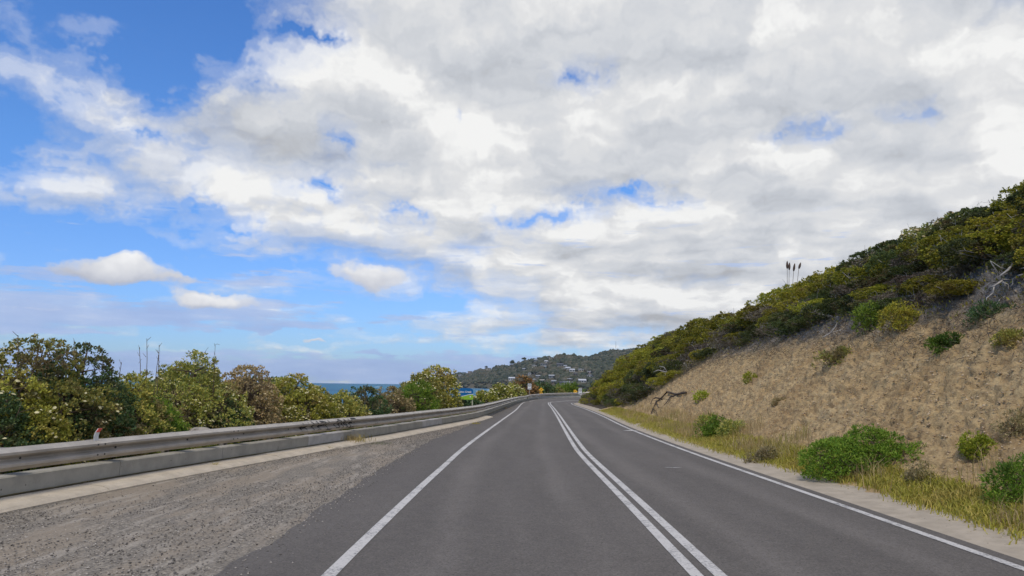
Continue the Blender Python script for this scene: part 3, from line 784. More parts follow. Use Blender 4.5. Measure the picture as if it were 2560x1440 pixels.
# black graffiti along one panel, seen from the road
def graffiti():
    s0 = s_of_y(18.95); s1 = s_of_y(22.4); rr = random.Random(4)
    def stroke(mb, pts, wd):
        P = []
        for i in range(len(pts) - 1):
            for t in np.linspace(0, 1, 7, endpoint=(i == len(pts) - 2)): P.append((pts[i][0] * (1 - t) + pts[i + 1][0] * t, pts[i][1] * (1 - t) + pts[i + 1][1] * t))
        v = []
        for i, (a, b) in enumerate(P):
            a2, b2 = P[min(i + 1, len(P) - 1)]; a1, b1 = P[max(i - 1, 0)]; tx, ty = (a2 - a1) * (s1 - s0), (b2 - b1) * .31; l = math.hypot(tx, ty) + 1e-6
            for sg in (-1, 1):
                aa = a * (s1 - s0) + s0 + sg * -ty / l * wd; bb = min(max(b + sg * tx / l * wd / .31, .01), .99)
                u, z = rail_uz(bb); q, n, g = on_plinth(aa, u + .03 + .012); v.append((q[0], q[1], g + RAIL_Z + z + .001))
        mb.add(v, [(2 * i, 2 * i + 1, 2 * i + 3, 2 * i + 2) for i in range(len(P) - 1)])
    glyphs = ['H', 'Y', 'P', 'L', 'O', 'N', 'E']
    G = dict(H=[[(0, 0), (0, 1)], [(.8, 0), (.8, 1)], [(0, .5), (.8, .5)]], Y=[[(0, 1), (.45, .45), (.9, 1)], [(.45, .45), (.45, 0)]], P=[[(0, 0), (0, 1), (.8, .9), (.8, .55), (0, .45)]],
             L=[[(0, 1), (0, 0), (.8, .02)]], O=[[(.1, .1), (0, .8), (.5, 1), (.85, .7), (.7, .1), (.1, .1)]], N=[[(0, 0), (0, 1), (.8, 0), (.8, 1)]], E=[[(.8, 1), (0, 1), (0, 0), (.8, 0)], [(0, .5), (.6, .5)]])
    for k, ch in enumerate(glyphs):
        mb = MB()
        for st in G[ch]:
            stroke(mb, [((k + .12 + (a * .74) + .22 * (b - .5)) / 7, .12 + .78 * b + rr.uniform(-.03, .03)) for a, b in st], .019)
        mb.build('graffiti_letter', M['black'], rail)
graffiti()
# bent red and white reflector tab on top of the beam
def tab():
    sy = s_of_y(12.05); q, n, g = on_plinth(sy, .05)
    t = np.array([n[1], -n[0]]); t = t if t[1] > 0 else -t
    prof = [(.03, .0), (.0, .05), (-.005, .11), (.02, .17), (.075, .225)]
    def sheet(i0, i1, lift, wd, mat, name, par):
        v = []; pr = prof[i0:i1 + 1]
        for sd in (lift, lift + .006):
            for a, z in pr:
                for w_ in (-wd, wd): v.append((q[0] - n[0] * sd + n[0] * 0 + t[0] * (w_ + a), q[1] - n[1] * sd + t[1] * (w_ + a), g + RAIL_Z + .25 + z))
        m = len(pr) * 2; fs = []
        for b in (0, m):
            fs += [(b + 2 * i, b + 2 * i + 1, b + 2 * i + 3, b + 2 * i + 2) for i in range(len(pr) - 1)]
        fs += [(2 * i, 2 * i + 2, m + 2 * i + 2, m + 2 * i) for i in range(len(pr) - 1)] + [(2 * i + 1, 2 * i + 3, m + 2 * i + 3, m + 2 * i + 1) for i in range(len(pr) - 1)]
        fs += [(0, 1, m + 1, m), (m - 2, m - 1, 2 * m - 1, 2 * m - 2)]
        return MB().add(v, fs).build(name, mat, par)
    o = sheet(0, 4, -.004, .052, M['white'], 'reflector_tab', rail); o['label'] = 'bent white reflector tab with a red top'
    sheet(3, 4, -.012, .040, M['red'], 'red_patch', o)
    e = empty('x') if False else None
tab()

# ------------------------------------------------------------------ vegetation
def sprigs(P, Nrm, k, ln, wd, spread=.9, jitter=.35, seed=0):
    """k leaves round each point; each leaf is one folded diamond"""
    r = np.random.default_rng(seed); n = len(P)
    P = np.repeat(P, k, 0); A = np.repeat(Nrm, k, 0)
    d = A + r.normal(0, spread, (n * k, 3)) * .7; d[:, 2] += .15; d /= np.linalg.norm(d, axis=1)[:, None] + 1e-9
    sd = np.cross(d, r.normal(0, 1, (n * k, 3))); sd /= np.linalg.norm(sd, axis=1)[:, None] + 1e-9
    L = ln * r.uniform(.6, 1.35, n * k)[:, None]; Wd = wd * r.uniform(.7, 1.3, n * k)[:, None]
    b = P + r.normal(0, jitter, (n * k, 3)) * ln
    v = np.stack([b, b + d * L * .5 + sd * Wd, b + d * L, b + d * L * .5 - sd * Wd], 1).reshape(-1, 3)
    f = (np.arange(n * k) * 4)[:, None] + np.array([0, 1, 2, 3])[None]
    return v, f

def lumps(seed, rx, ry, h, n, rmin=.28, rmax=.48, shear=0.0):
    """overlapping lumps that fill a lop-sided dome from the ground up"""
    r = np.random.default_rng(seed); C = []; R = []
    for i in range(n):
        a = r.uniform(0, 2 * math.pi) if i else 0.0; q = math.sqrt(r.random()) * .80 if i > 1 else .1
        lim = math.sqrt(max(0.08, 1 - q * q)) * (r.uniform(.72, 1.0) if i > 1 else 1.0)
        rad = r.uniform(rmin, rmax) * (min(rx, ry) * .55 + h * .35)
        rad = min(rad, h * .5)
        z = max(rad * .55, lim * h - rad * .85)
        x_, y_ = math.cos(a) * q * rx, math.sin(a) * q * ry
        C.append((x_ + shear * z, y_, z)); R.append(rad)
        zz = z - rad * 1.05
        while zz > rad * .2:
            C.append((x_ * 1.04 + shear * zz + r.normal(0, .12) * rad, y_ * 1.04 + r.normal(0, .12) * rad, zz)); R.append(rad * r.uniform(.85, 1.1)); zz -= rad * 1.15
    return np.array(C), np.array(R)

def crown_points(C, R, n, seed, lo=.80):
    r = np.random.default_rng(seed); w = R ** 2 / (R ** 2).sum()
    out = []; nr = []
    j = r.choice(len(C), n * 3, p=w); u = r.normal(0, 1, (n * 3, 3)); u /= np.linalg.norm(u, axis=1)[:, None]
    dep = lo + (1.06 - lo) * r.random(n * 3) ** .6
    P = C[j] + u * (R[j] * dep)[:, None] * np.array([1, 1, .85])
    inside = np.zeros(len(P), bool)
    for c, rad in zip(C, R):
        q = np.linalg.norm((P - c) / np.array([1, 1, .85]), axis=1) / rad
        inside |= q < min(.72, lo * .95)
    ok = ~inside & (P[:, 2] > .0)
    P, u = P[ok][:n], u[ok][:n]
    return P, u

def flower_heads(P, Nrm, rad, seed):
    r = np.random.default_rng(seed); n = len(P); a = np.arange(6) * math.pi / 3
    d = Nrm * .6 + np.array([0, 0, .9]) + r.normal(0, .25, (n, 3)); d /= np.linalg.norm(d, axis=1)[:, None]
    t = np.cross(d, [0.3, .5, .1]); t /= np.linalg.norm(t, axis=1)[:, None]; b = np.cross(d, t)
    R = rad * r.uniform(.55, 1.35, n)[:, None, None]
    ring = P[:, None] + (t[:, None] * np.cos(a)[None, :, None] + b[:, None] * np.sin(a)[None, :, None]) * R * r.uniform(.75, 1.2, (n, 6, 1))
    top = P[:, None] + d[:, None] * R * .55
    v = np.concatenate([ring, top], 1).reshape(-1, 3)
    f = (np.arange(n) * 7)[:, None, None] + np.array([(i, (i + 1) % 6, 6) for i in range(6)])[None]
    return v, f.reshape(-1, 3)

def stems_mb(C, R, seed, base_r=.035, twigs=0, h=1.0, twig_len=.5, twig_r=.006):
    rr = random.Random(seed); mb = MB()
    for c in C:
        b = Vector((rr.gauss(0, .12), rr.gauss(0, .12), -.1)); e = Vector(c); m = (b + e) / 2 + Vector((rr.gauss(0, .1), rr.gauss(0, .1), -.05))
        mb.tube([b, m, e], [base_r, base_r * .7, base_r * .4], 5)
        for q in range(3):
            u = Vector((rr.gauss(0, 1), rr.gauss(0, 1), abs(rr.gauss(0, 1)))).normalized(); mb.tube([e, e + u * 1.0 * float(R.mean())], [base_r * .4, base_r * .15], 4)
    top = sorted(range(len(C)), key=lambda i: -C[i][2])[:max(3, len(C) // 2)]
    for q in range(twigs):
        i = rr.choice(top); c = Vector(C[i]); u = Vector((rr.gauss(0, .35), rr.gauss(0, .35), 1)).normalized(); L = twig_len * rr.uniform(.5, 1.2)
        p0 = c + u * float(R[i]) * .8; p1 = p0 + u * L * .6; p2 = p1 + (u + Vector((rr.gauss(0, .3), rr.gauss(0, .3), 0))).normalized() * L * .4
        mb.tube([p0, p1, p2], [twig_r, twig_r * .8, twig_r * .5], 4)
        if rr.random() < .6: mb.tube([p1, p1 + Vector((rr.gauss(0, .1), rr.gauss(0, .1), .08))], [twig_r * .7, twig_r * .4], 4)
    return mb

LM = dict(
    coast=leaf_mat('coast_shrub_leaves', [(0.199, 0.232, 0.046), (0.311, 0.321, 0.061), (0.419, 0.399, 0.082), (0.548, 0.460, 0.114), (0.220, 0.262, 0.082)], [(0.252, 0.193, 0.078), (0.312, 0.240, 0.108), (0.228, 0.199, 0.090)], 1.1),
    tan=leaf_mat('tan_shrub_leaves', [(0.351, 0.270, 0.115), (0.501, 0.386, 0.180), (0.287, 0.234, 0.095), (0.600, 0.469, 0.254), (0.225, 0.213, 0.074)], [(0.239, 0.190, 0.094), (0.322, 0.258, 0.144)], 1.3),
    yellow=leaf_mat('yellow_green_leaves', [(0.279, 0.284, 0.044), (0.383, 0.363, 0.057), (0.489, 0.431, 0.079), (0.233, 0.250, 0.044)], [(0.536, 0.431, 0.142), (0.373, 0.272, 0.079)], 1.4),
    dark=leaf_mat('dark_green_leaves', [(0.066, 0.122, 0.039), (0.107, 0.177, 0.053), (0.152, 0.229, 0.074), (0.091, 0.158, 0.074)], [(0.167, 0.147, 0.068), (0.229, 0.183, 0.085)], 1.0),
    fresh=leaf_mat('fresh_green_leaves', [(0.104, 0.181, 0.017), (0.150, 0.242, 0.022), (0.196, 0.293, 0.028), (0.253, 0.323, 0.038)], [(0.069, 0.121, 0.016), (0.116, 0.172, 0.022)], 1.2),
    orange=leaf_mat('orange_brown_leaves', [(0.374, 0.187, 0.066), (0.462, 0.253, 0.099), (0.286, 0.154, 0.055), (0.187, 0.143, 0.044)], [(0.099, 0.110, 0.033), (0.066, 0.083, 0.028)], .9),
    olive=leaf_mat('olive_scrub_leaves', [(0.195, 0.208, 0.020), (0.291, 0.282, 0.024), (0.379, 0.335, 0.030), (0.477, 0.388, 0.044), (0.215, 0.232, 0.028)], [(0.243, 0.185, 0.056), (0.175, 0.138, 0.050), (0.291, 0.220, 0.056)], 1.1, objvar=.3),
    greyb=leaf_mat('grey_brown_scrub', [(0.131, 0.104, 0.072), (0.187, 0.147, 0.106), (0.094, 0.072, 0.051), (0.243, 0.200, 0.147), (0.112, 0.104, 0.045)], [(0.084, 0.062, 0.048), (0.141, 0.096, 0.072)], .9, trans=.1),
    scrubdark=leaf_mat('dark_scrub_leaves', [(0.057, 0.076, 0.022), (0.100, 0.119, 0.028), (0.143, 0.156, 0.034), (0.078, 0.106, 0.040)], [(0.105, 0.080, 0.034), (0.157, 0.106, 0.046)], .8, objvar=.3),
    lime=leaf_mat('lime_shrub_leaves', [(0.272, 0.295, 0.022), (0.352, 0.357, 0.030), (0.208, 0.248, 0.022), (0.416, 0.388, 0.048)], None),
    straw=leaf_mat('straw_grass', [(0.459, 0.351, 0.156), (0.378, 0.286, 0.120), (0.567, 0.442, 0.216), (0.297, 0.221, 0.096)], [(0.338, 0.299, 0.084), (0.270, 0.260, 0.060)], .5, trans=.2, objvar=0),
    verge=leaf_mat('yellow_verge_grass', [(0.403, 0.346, 0.051), (0.319, 0.298, 0.043), (0.504, 0.402, 0.077), (0.235, 0.241, 0.036), (0.571, 0.435, 0.114)], [(0.554, 0.402, 0.114), (0.437, 0.306, 0.093), (0.202, 0.201, 0.031)], .7, trans=.25, objvar=0, patch_lo=.5),
    green=leaf_mat('green_grass', [(0.098, 0.154, 0.029), (0.140, 0.196, 0.039), (0.182, 0.224, 0.058), (0.238, 0.238, 0.078)], [(0.280, 0.238, 0.104), (0.182, 0.168, 0.065)], .6, trans=.25, objvar=0),
    cream=simple('cream_flowers', (.54, .49, .28), .8, 0, .1, .25, 9), tanfl=simple('tan_seed_heads', (.46, .37, .21), .9, 0, .1, .3, 9),
    spike=simple('brown_flower_spike', (.10, .068, .05), .9, 0, .1, .3, 20),
    litter=stone_mat('dead_leaf_litter', (.06, .045, .03), (.22, .19, .15)),
)

def shrub_parts(seed, rx, ry, h, nsprig, ln, wd, nl=12, k=5, flowers=0, fr=.03, twigs=0, shear=0.0, lo=.80, rmin=.28, rmax=.48, twig_len=.5, spread=.9, per=8, rc=None):
    """lumps make the outline; on them sit fist-sized leaf clumps, and the leaves grow on those"""
    C, R = lumps(seed, rx, ry, h, nl, rmin, rmax, shear); r = np.random.default_rng(seed + 9)
    P, U = crown_points(C, R, max(20, nsprig // per), seed + 1, lo)
    rc = rc or max(.120, ln * 2.1)
    P = np.repeat(P, per, 0); U = np.repeat(U, per, 0); rad = np.repeat(r.uniform(.6, 1.3, len(P) // per), per) * rc
    dv = U * .75 + np.array([0, 0, .35]) + r.normal(0, .62, U.shape); dv /= np.linalg.norm(dv, axis=1)[:, None]
    P2 = P + dv * (rad * r.uniform(.75, 1.1, len(P)))[:, None] * np.array([1.1, 1.1, .85])
    d = dict(leaf=sprigs(P2, dv, k, ln, wd, spread, .25, seed=seed + 2), stem=stems_mb(C, R, seed + 3, base_r=.02 * max(rx, h), twigs=twigs, h=h, twig_len=twig_len))
    if flowers:
        ncl = len(P) // per; pick = r.random(ncl); cl = fbm(P[::per, 0] * 1.5 + seed, P[::per, 1] * 1.5 + P[::per, 2] * 1.2, 2, seed) + .25 * pick
        order = np.argsort(-cl)[:max(1, int(flowers / 3.0))]
        idx = (order[:, None] * per + r.integers(0, per, (len(order), 3))).ravel(); sel = idx[dv[idx, 2] > .1]
        d['flower'] = flower_heads(P2[sel] + dv[sel] * ln * 1.0, dv[sel], fr * 1.3, seed + 5)
    return d

def shrub(name, label, cat, loc, parts, leafmat, flowermat=None, group=None, rz=0.0, scale=1.0, stem=None):
    t = empty(name, loc, rz); tag(t, label, cat, group); t.scale = (scale,) * 3 if not isinstance(scale, tuple) else scale
    link('foliage', mesh_np('foliage', *parts['leaf'], leafmat), t)
    tag(link('stems', parts['stem'].mesh('stems', stem or M['stem']), t), kind='stuff')
    if 'flower' in parts: tag(link('flower_heads', mesh_np('flower_heads', *parts['flower'], flowermat or LM['cream']), t), kind='stuff')
    return t

def ground_left(x, y): return float(left_z(np.array([x]), np.array([y]))[0])

# shrubs behind the guard rail: (px centre, px top, px width, metres ahead, leaf, flowers, look)
LEFT = [
    (30, 842, 300, 10.6, 'coast', 420, 'tall olive green flowering shrub at the left edge of the picture', .10),
    (175, 862, 190, 13.0, 'dark', 0, 'dark blue-green upright shrub with bare twigs beside the leftmost tall shrub', .05),
    (120, 968, 330, 10.0, 'tan', 330, 'low brownish tan shrub spilling towards the rail left of the red reflector tab', .05),
    (-40, 990, 160, 9.2, 'dark', 60, 'dark green low shrub cut by the left picture edge behind the rail', .05),
    (300, 942, 170, 13.6, 'coast', 120, 'low olive shrub in the dip right of the dark twiggy shrub', .05),
    (235, 1030, 190, 11.5, 'tan', 160, 'low dry tan shrub right behind the red reflector tab', .0),
    (0, 930, 220, 9.8, 'yellow', 160, 'yellowish shrub low at the left edge below the tall olive one', .0),
    (545, 985, 130, 17.0, 'dark', 40, 'dark shrub in the shadowed gap right of the tan flowering shrub', .0),
    (775, 968, 130, 22.5, 'coast', 160, 'olive shrub at the left end of the sea gap', .0),
    (1160, 999, 70, 54.0, 'dark', 0, 'dark low shrub under the blue and green sign', .0),
    (250, 968, 230, 16.5, 'dark', 0, 'dark thicket filling the dip behind the dark twiggy shrub', .0),
    (455, 922, 240, 19.5, 'dark', 0, 'dark thicket standing behind the big round-topped shrub', .0),
    (650, 948, 200, 23.5, 'dark', 0, 'dark thicket standing behind the brownish green shrub', .0),
    (450, 884, 270, 15.6, 'coast', 520, 'big round-topped green shrub dotted with cream flowers', .05),
    (480, 975, 230, 14.4, 'tan', 420, 'tan and cream flowering shrub in front of the big round-topped green one', .0),
    (375, 1008, 110, 12.9, 'fresh', 0, 'small bright green feathery bush just right of the red reflector tab', .0),
    (560, 1040, 90, 15.6, 'fresh', 30, 'small bright green feathery bush right of the tan flowering shrub', .0),
    (605, 914, 150, 18.2, 'tan', 200, 'brownish green shrub right of the big round-topped one', .05),
    (715, 940, 190, 20.6, 'yellow', 420, 'yellow-green flowering shrub sloping down towards the sea gap', .05),
    (690, 1000, 190, 18.6, 'coast', 420, 'low cream-flowered shrub just behind the black graffiti', .0),
    (790, 1000, 110, 23.0, 'yellow', 160, 'low yellow-green shrub below the open view of the sea', .0),
    (850, 985, 110, 27.0, 'coast', 60, 'low green shrub in the middle of the sea gap', .0),
    (905, 972, 110, 29.0, 'dark', 40, 'dark low shrub with exposed grey branches beneath the sea horizon', .0),
    (975, 972, 80, 32.0, 'tan', 60, 'tan-tipped shrub at the right end of the sea gap', .0),
    (1040, 964, 80, 33.6, 'fresh', 0, 'bright green bush in front of the tall windswept shrub', .0),
    (1030, 940, 110, 38.0, 'coast', 200, 'tall windswept shrub rising from the sea gap', .25),
    (1074, 916, 80, 40.5, 'yellow', 160, 'tallest windswept yellow-green shrub left of the blue and green sign', .2),
    (1118, 976, 34, 42.0, 'coast', 60, 'dark green shrub half covering the left end of the blue and green sign', .0),
    (1212, 977, 36, 56.0, 'yellow', 60, 'small yellow-green bush right of the blue and green sign', .0),
    (1250, 972, 70, 66.0, 'yellow', 80, 'low yellow-green shrub along the rail short of the bend', .0),
    (1282, 972, 50, 76.0, 'coast', 40, 'olive shrub along the rail nearest the left speed sign', .0),
    (1308, 948, 44, 124.0, 'orange', 0, 'orange-topped shrub left of the left speed sign', .0),
    (1352, 958, 56, 128.0, 'dark', 0, 'dark green shrub behind the yellow diamond sign', .0),
    (1328, 962, 50, 126.0, 'dark', 0, 'dark green shrub directly behind the left speed sign', .0),
    (1385, 980, 40, 131.0, 'coast', 0, 'low olive bush right of the yellow diamond sign', .0),
    (1422, 972, 50, 134.0, 'fresh', 0, 'bright green bush left of the yellow chevron marker', .0),
]
for i, (px, top, wpx, Y, lk, fl, lab, shr) in enumerate(LEFT):
    p = at_depth(px, top, Y); wid = wpx * Y / F
    if Y < 108:                       # just clear of the rail along this line of sight
        while p[0] > x_at(PLINTH, Y) - .62 - max(wid * .52, min(max(wid / 2, .6), 1.5) * .62) and Y < 107:
            Y += .1; p = at_depth(px, top, Y); wid = wpx * Y / F
    x = p[0]
    gzv = ground_left(x, Y) if Y < 108 else float(gz(Y)) - .1
    h = max(.5, p[2] - gzv)
    rx = wid / 2; ry = min(max(rx, .6), 1.5)
    Yc = Y + ry * .3
    near = Y < 45
    area = (rx + ry) * h * 3.2 + rx * ry * 3
    lnf = max(.050, Y * .0030) * (1.0 if lk != 'fresh' else 1.3); wdf = lnf * (.30 if lk != 'fresh' else .13)
    if 'thicket' in lab: lnf *= 1.6; wdf *= 1.7
    ns = int(min(10500, max(420, area / (lnf * wdf) * .62)))
    nl = 34 if near else 12
    pr = shrub_parts(100 + i * 13, rx * 1.04, ry, h * .97, ns, lnf, wdf, nl, 5, int(fl * 2.2), max(.021, Y * .0011), 10 if lk in ('dark',) and Y < 20 else (3 if Y < 25 else 0), shr, .78, .24, .46, .42)
    shrub('coastal_shrub', lab, 'shrub', (x, Yc, gzv), pr, LM[lk], LM['cream'] if lk != 'tan' else LM['tanfl'])

# tall dry stems standing above the shrubs
def dry_stalk(px, top, base, Y, lab, lean=0.0, hook=False):
    while at_depth(px, top, Y)[0] > x_at(PLINTH, Y) - 1.3: Y += .1
    a = at_depth(px, base + 45, Y); b = at_depth(px + lean, top, Y); t = empty('dry_stalk', tuple(a)); tag(t, lab, 'stalk', 'dry stalks above the shrubs')
    h = b[2] - a[2]; dx = b[0] - a[0]
    MB().tube([(0, 0, -.3), (dx * .4, 0, h * .5), (dx, 0, h)] + ([(dx + .05, 0, h + .02), (dx + .10, .0, h)] if hook else []), [.008, .006, .005] + ([.004, .004] if hook else []), 5).build('stem', M['stem'], t)
    mb = MB(); rr = random.Random(px)
    for k in range(3):
        zz = h * (.55 + .2 * k); mb.tube([(dx * .8, 0, zz), (dx * .8 + rr.uniform(-.08, .08), rr.uniform(-.05, .05), zz + .08)], [.005, .003], 4)
    tag(mb.build('side_twig', M['stem'], t), kind='stuff')
for q in [(352, 868, 912, 15.6, -4), (367, 846, 905, 15.6, 0), (395, 862, 905, 15.6, 3), (388, 880, 905, 15.7, 10), (255, 888, 950, 13.4, 2), (232, 900, 950, 13.4, 6), (290, 905, 950, 13.8, 14), (205, 858, 915, 13.0, 4), (188, 852, 905, 13.0, -3), (45, 838, 870, 11.0, 0), (82, 846, 890, 11.4, -6)]:
    dry_stalk(q[0], q[1], q[2], q[3], 'thin dry stalk sticking up above the shrubs against the sky', q[4])
dry_stalk(534, 862, 920, 15.8, 'hooked dry stalk at the right shoulder of the big round-topped shrub', 4, True)

# ------------------------------------------------------------------ hillside scrub
def veg_bound(y):
    """distance from the edge line at which the scrub begins"""
    y = np.asarray(y, float)
    b = np.interp(y, [0, 14, 17, 25, 37, 46, 50, 53, 58, 140], [6.6, 6.5, 6.4, 7.0, 7.0, 6.8, 5.0, 3.2, 2.0, 1.6])
    return b + 1.1 * (fbm(y * .35, y * 0 + 1.7, 3, 13) - .5)

def proto(seed, rx, ry, h, ns, ln, wd, mats, nl=9, k=5, twigs=0, flowers=0, fr=.04, lo=.75, fm=None, stem_share=True):
    d = shrub_parts(seed, rx, ry, h, ns, ln, wd, nl, k, flowers, fr, twigs, 0.15, lo, .30, .52, .45, per=8, rc=.13)
    me_l = mesh_np('foliage', *d['leaf'], mats); st = d['stem'].mesh('stems', M['dead'])
    fl = mesh_np('flower_heads', *d['flower'], fm or LM['cream']) if flowers else None
    return me_l, st, fl
KINDS = {
    'olive': ([proto(500 + i, 1.35, 1.2, .92, 2500, .060, .022, LM['olive'], twigs=3) for i in range(4)], 'windswept olive scrub bush on the hillside', 'olive scrub bushes on the hillside'),
    'dark': ([proto(520 + i, 1.2, 1.1, .85, 2200, .060, .021, LM['scrubdark'], twigs=3) for i in range(3)], 'low dark green scrub bush on the hillside', 'dark scrub bushes on the hillside'),
    'grey': ([proto(540 + i, 1.05, .95, .80, 800, .085, .012, LM['greyb'], twigs=10, lo=.5) for i in range(3)], 'grey-brown half dead scrub bush on the hillside', 'grey-brown scrub bushes on the hillside'),
    'cream': ([proto(560 + i, 1.15, 1.0, .9, 1900, .062, .022, LM['coast'], twigs=2, flowers=260, fr=.05, fm=LM['tanfl']) for i in range(2)], 'cream-flowered bush on the hillside', 'flowering bushes on the hillside skyline'),
}
def hill_shrub(kind, x, y, sc, rz, lab=None, z=None, parts=True, sz=1.0, zone=''):
    ps, l0, grp = KINDS[kind]; me, st, fl = ps[random.randrange(len(ps))]
    zz = float(hill_z(np.array([x]), np.array([y]))[0]) - .10 if z is None else z
    t = empty({'olive': 'olive_scrub_bush', 'dark': 'dark_scrub_bush', 'grey': 'grey_scrub_bush', 'cream': 'flowering_scrub_bush'}[kind], (x, y, zz), rz); t.scale = (sc, sc, sc * sz)
    tag(t, lab or l0.replace(' on the hillside', zone), 'bush', None if lab else grp.replace(' on the hillside', zone))
    link('foliage', me, t)
    if parts: tag(link('stems', st, t), kind='stuff')
    if fl: tag(link('flower_heads', fl, t), kind='stuff')
    return t
cells = {}
def ok_place(x, y, r):
    c = (int(x // 2), int(y // 2))
    for a in range(-1, 2):
        for b in range(-1, 2):
            for (px_, py_, pr_) in cells.get((c[0] + a, c[1] + b), ()):
                if (px_ - x) ** 2 + (py_ - y) ** 2 < ((r + pr_) * .5) ** 2: return False
    cells.setdefault(c, []).append((x, y, r)); return True
cnt = dict(olive=0, dark=0, grey=0, cream=0); tries = 0
rr = random.Random(23)
while sum(cnt.values()) < 560 and tries < 16000:
    tries += 1
    y = 3 + rr.random() ** 1.15 * 112; xx = float(x_at(R_EDGE, min(y, 95)));
    x = xx + rr.uniform(1.5, 16.5) if y < 92 else rr.uniform(8.5, 26)
    d = float(d_right(np.array([x]), np.array([y]))[0])
    vb_ = float(veg_bound(y))
    if d < vb_ + .25 or d > 14.5 or x / max(y, 1) > .86: continue
    low = d - vb_ < 1.3
    hgt = d - 2.1
    rad = .62 + .009 * y
    q_ = np.array([x, y, float(hill_z(np.array([x]), np.array([y]))[0]) + .4 - CH]); pxx = 1280 + F * (q_ @ CR) / (q_ @ CF); pyy = 720 - F * (q_ @ CU) / (q_ @ CF)
    if 2420 < pxx < 2640 and 640 < pyy < 800: continue          # keeps the bleached dead shrub in the open
    if not ok_place(x, y, rad * (1.05 if not low else .9)): continue
    pch = float(fbm(np.array([x * .16]), np.array([y * .16]), 3, 71)[0])
    if low and y < 52: k = rr.choices(['grey', 'dark', 'olive'], [5, 3, 2])[0]
    elif y > 50 and d < 5: k = rr.choices(['grey', 'dark', 'olive'], [4, 5, 4])[0]
    elif pch > .51: k = rr.choices(['grey', 'dark', 'olive'], [4, 2, 2])[0]
    else: k = rr.choices(['grey', 'dark', 'olive', 'cream'], [1, 1.4, 7, .2])[0]
    if cnt[k] >= 290: k = 'dark' if k != 'dark' and cnt['dark'] < 290 else 'grey'
    if cnt[k] >= 290: continue
    cnt[k] += 1
    sc = rr.uniform(.78, 1.2) * (1 + .006 * y) * (.8 if low else 1.0) * (1.45 if rr.random() < .14 and not low else 1.0)
    hill_shrub(k, x, y, sc, rr.uniform(0, 6.28), parts=(y < 60), sz=rr.uniform(.48, .80),
               zone=' on the far nose of the hill by the bend' if y > 80 else (' along the lower edge of the hillside scrub' if d - vb_ < 1.6 and y < 52 else (' at the road edge past the bare cut' if d < 5.5 and y > 50 else (' near the hillside skyline' if d > 9.5 else ' halfway up the hillside'))))
print('hill shrubs', cnt, tries)
# cream flowering bushes that stand out on the skyline
for px, py, lab in [(2375, 520, 'large cream-flowered bush topping the skyline at the upper right'), (2300, 545, 'dark-sided cream-flowered bush left of the larger one on the skyline'), (2215, 600, 'pale flowering bush lower down the right skyline')]:
    p = hit_hill(px, py + 35)
    if p is not None: hill_shrub('cream', p[0], p[1], 1.1, rr.random() * 6, lab)

# undergrowth that fills between the bushes
def undergrowth():
    n = 42000
    y = 3 + rng.random(n) ** 1.25 * 110; x = x_at(R_EDGE, np.minimum(y, 95)) + rng.uniform(1.5, 15, n)
    d = d_right(x, y); vb = veg_bound(y); e = d - vb
    keep = (e > -.15 + rng.normal(0, .25, n)) & (d > 1.2)
    x, y = x[keep], y[keep]; z = hill_z(x, y) + rng.uniform(.0, .22, len(x))
    P = np.column_stack([x, y, z]); U = np.tile(np.array([[-.4, 0, .9]]), (len(P), 1))
    v, f = sprigs(P, U, 3, .10, .020, 1.0, seed=77)
    h = len(f) // 2
    return v, f
v_, f_ = undergrowth()
hh = (len(f_) // 2)
m_idx = (rng.random(len(f_)) < .45).astype(int)
tag(link('hillside_undergrowth', mesh_np('hillside_undergrowth', v_, f_, [LM['greyb'], LM['olive']], matidx=m_idx)), 'tangled low undergrowth between the hillside bushes', 'undergrowth', kind='stuff')

# soil clods and litter on the bare cut
def pts_cut(n):
    y = 5 + rng.random(n) ** 1.3 * 48; d = rng.uniform(2.0, 7.6, n); x = x_at(R_EDGE, y) + d
    k = d < veg_bound(y) + .4; x, y = x[k], y[k]
    return np.column_stack([x, y, hill_z(x, y) + .0])
tag(pebbles('soil_clods', 11000, pts_cut, .010, .036, M['clods'], None, .7), 'crumbled soil clods lying on the bare cut slope', 'soil', kind='stuff')
def dead_litter():
    n = 9000; y = 5 + rng.random(n) ** 1.2 * 47; vb = veg_bound(y); d = vb + rng.normal(-.35, .7, n); x = x_at(R_EDGE, y) + d
    k = d > 2.6; x, y = x[k], y[k]; P = np.column_stack([x, y, hill_z(x, y) + .03])
    return sprigs(P, np.tile(np.array([[-.62, 0, -.2]]), (len(P), 1)), 2, .20, .007, 1.1, seed=91)
tag(link('dead_twig_litter', mesh_np('dead_twig_litter', *dead_litter(), LM['greyb'])), 'grey dead twigs and litter along the upper edge of the bare cut', 'litter', kind='stuff')

# individual plants on the bank and at its foot
def bank_plant(px, base, wpx, hpx, lk, ns, lab, name='bank_bush', lean=0, flowers=0, thin=.18, twigs=2, nl=9, seed=None):
    p = hit_hill(px, base); Y = p[1]; wid = wpx * Y / F; h = hpx * Y / F * .95
    ln = min(max(.045, Y * .0038), h * .30 + .01); ns = int(ns * 1.5); pr = shrub_parts(seed or int(px), wid / 2, min(wid / 2, .8) * .8, h, ns, ln, ln * thin, nl, 5, flowers, .03, twigs, 0, .75, .30, .52, .25)
    return shrub(name, lab, 'bush', (p[0] + .1, p[1] + .1, p[2] - .06), pr, LM[lk])
bank_plant(2162, 1184, 296, 116, 'fresh', 3000, 'large bright green feathery bush at the foot of the bank', nl=20, seed=2160)
bank_plant(2060, 1175, 90, 70, 'coast', 420, 'faded olive bush against the left side of the large green bush')
bank_plant(2436, 1142, 60, 60, 'lime', 420, 'small lime green bush standing alone on the bare soil', thin=.26)
bank_plant(2552, 1262, 150, 118, 'fresh', 900, 'green bush cut by the right picture edge at the foot of the bank')
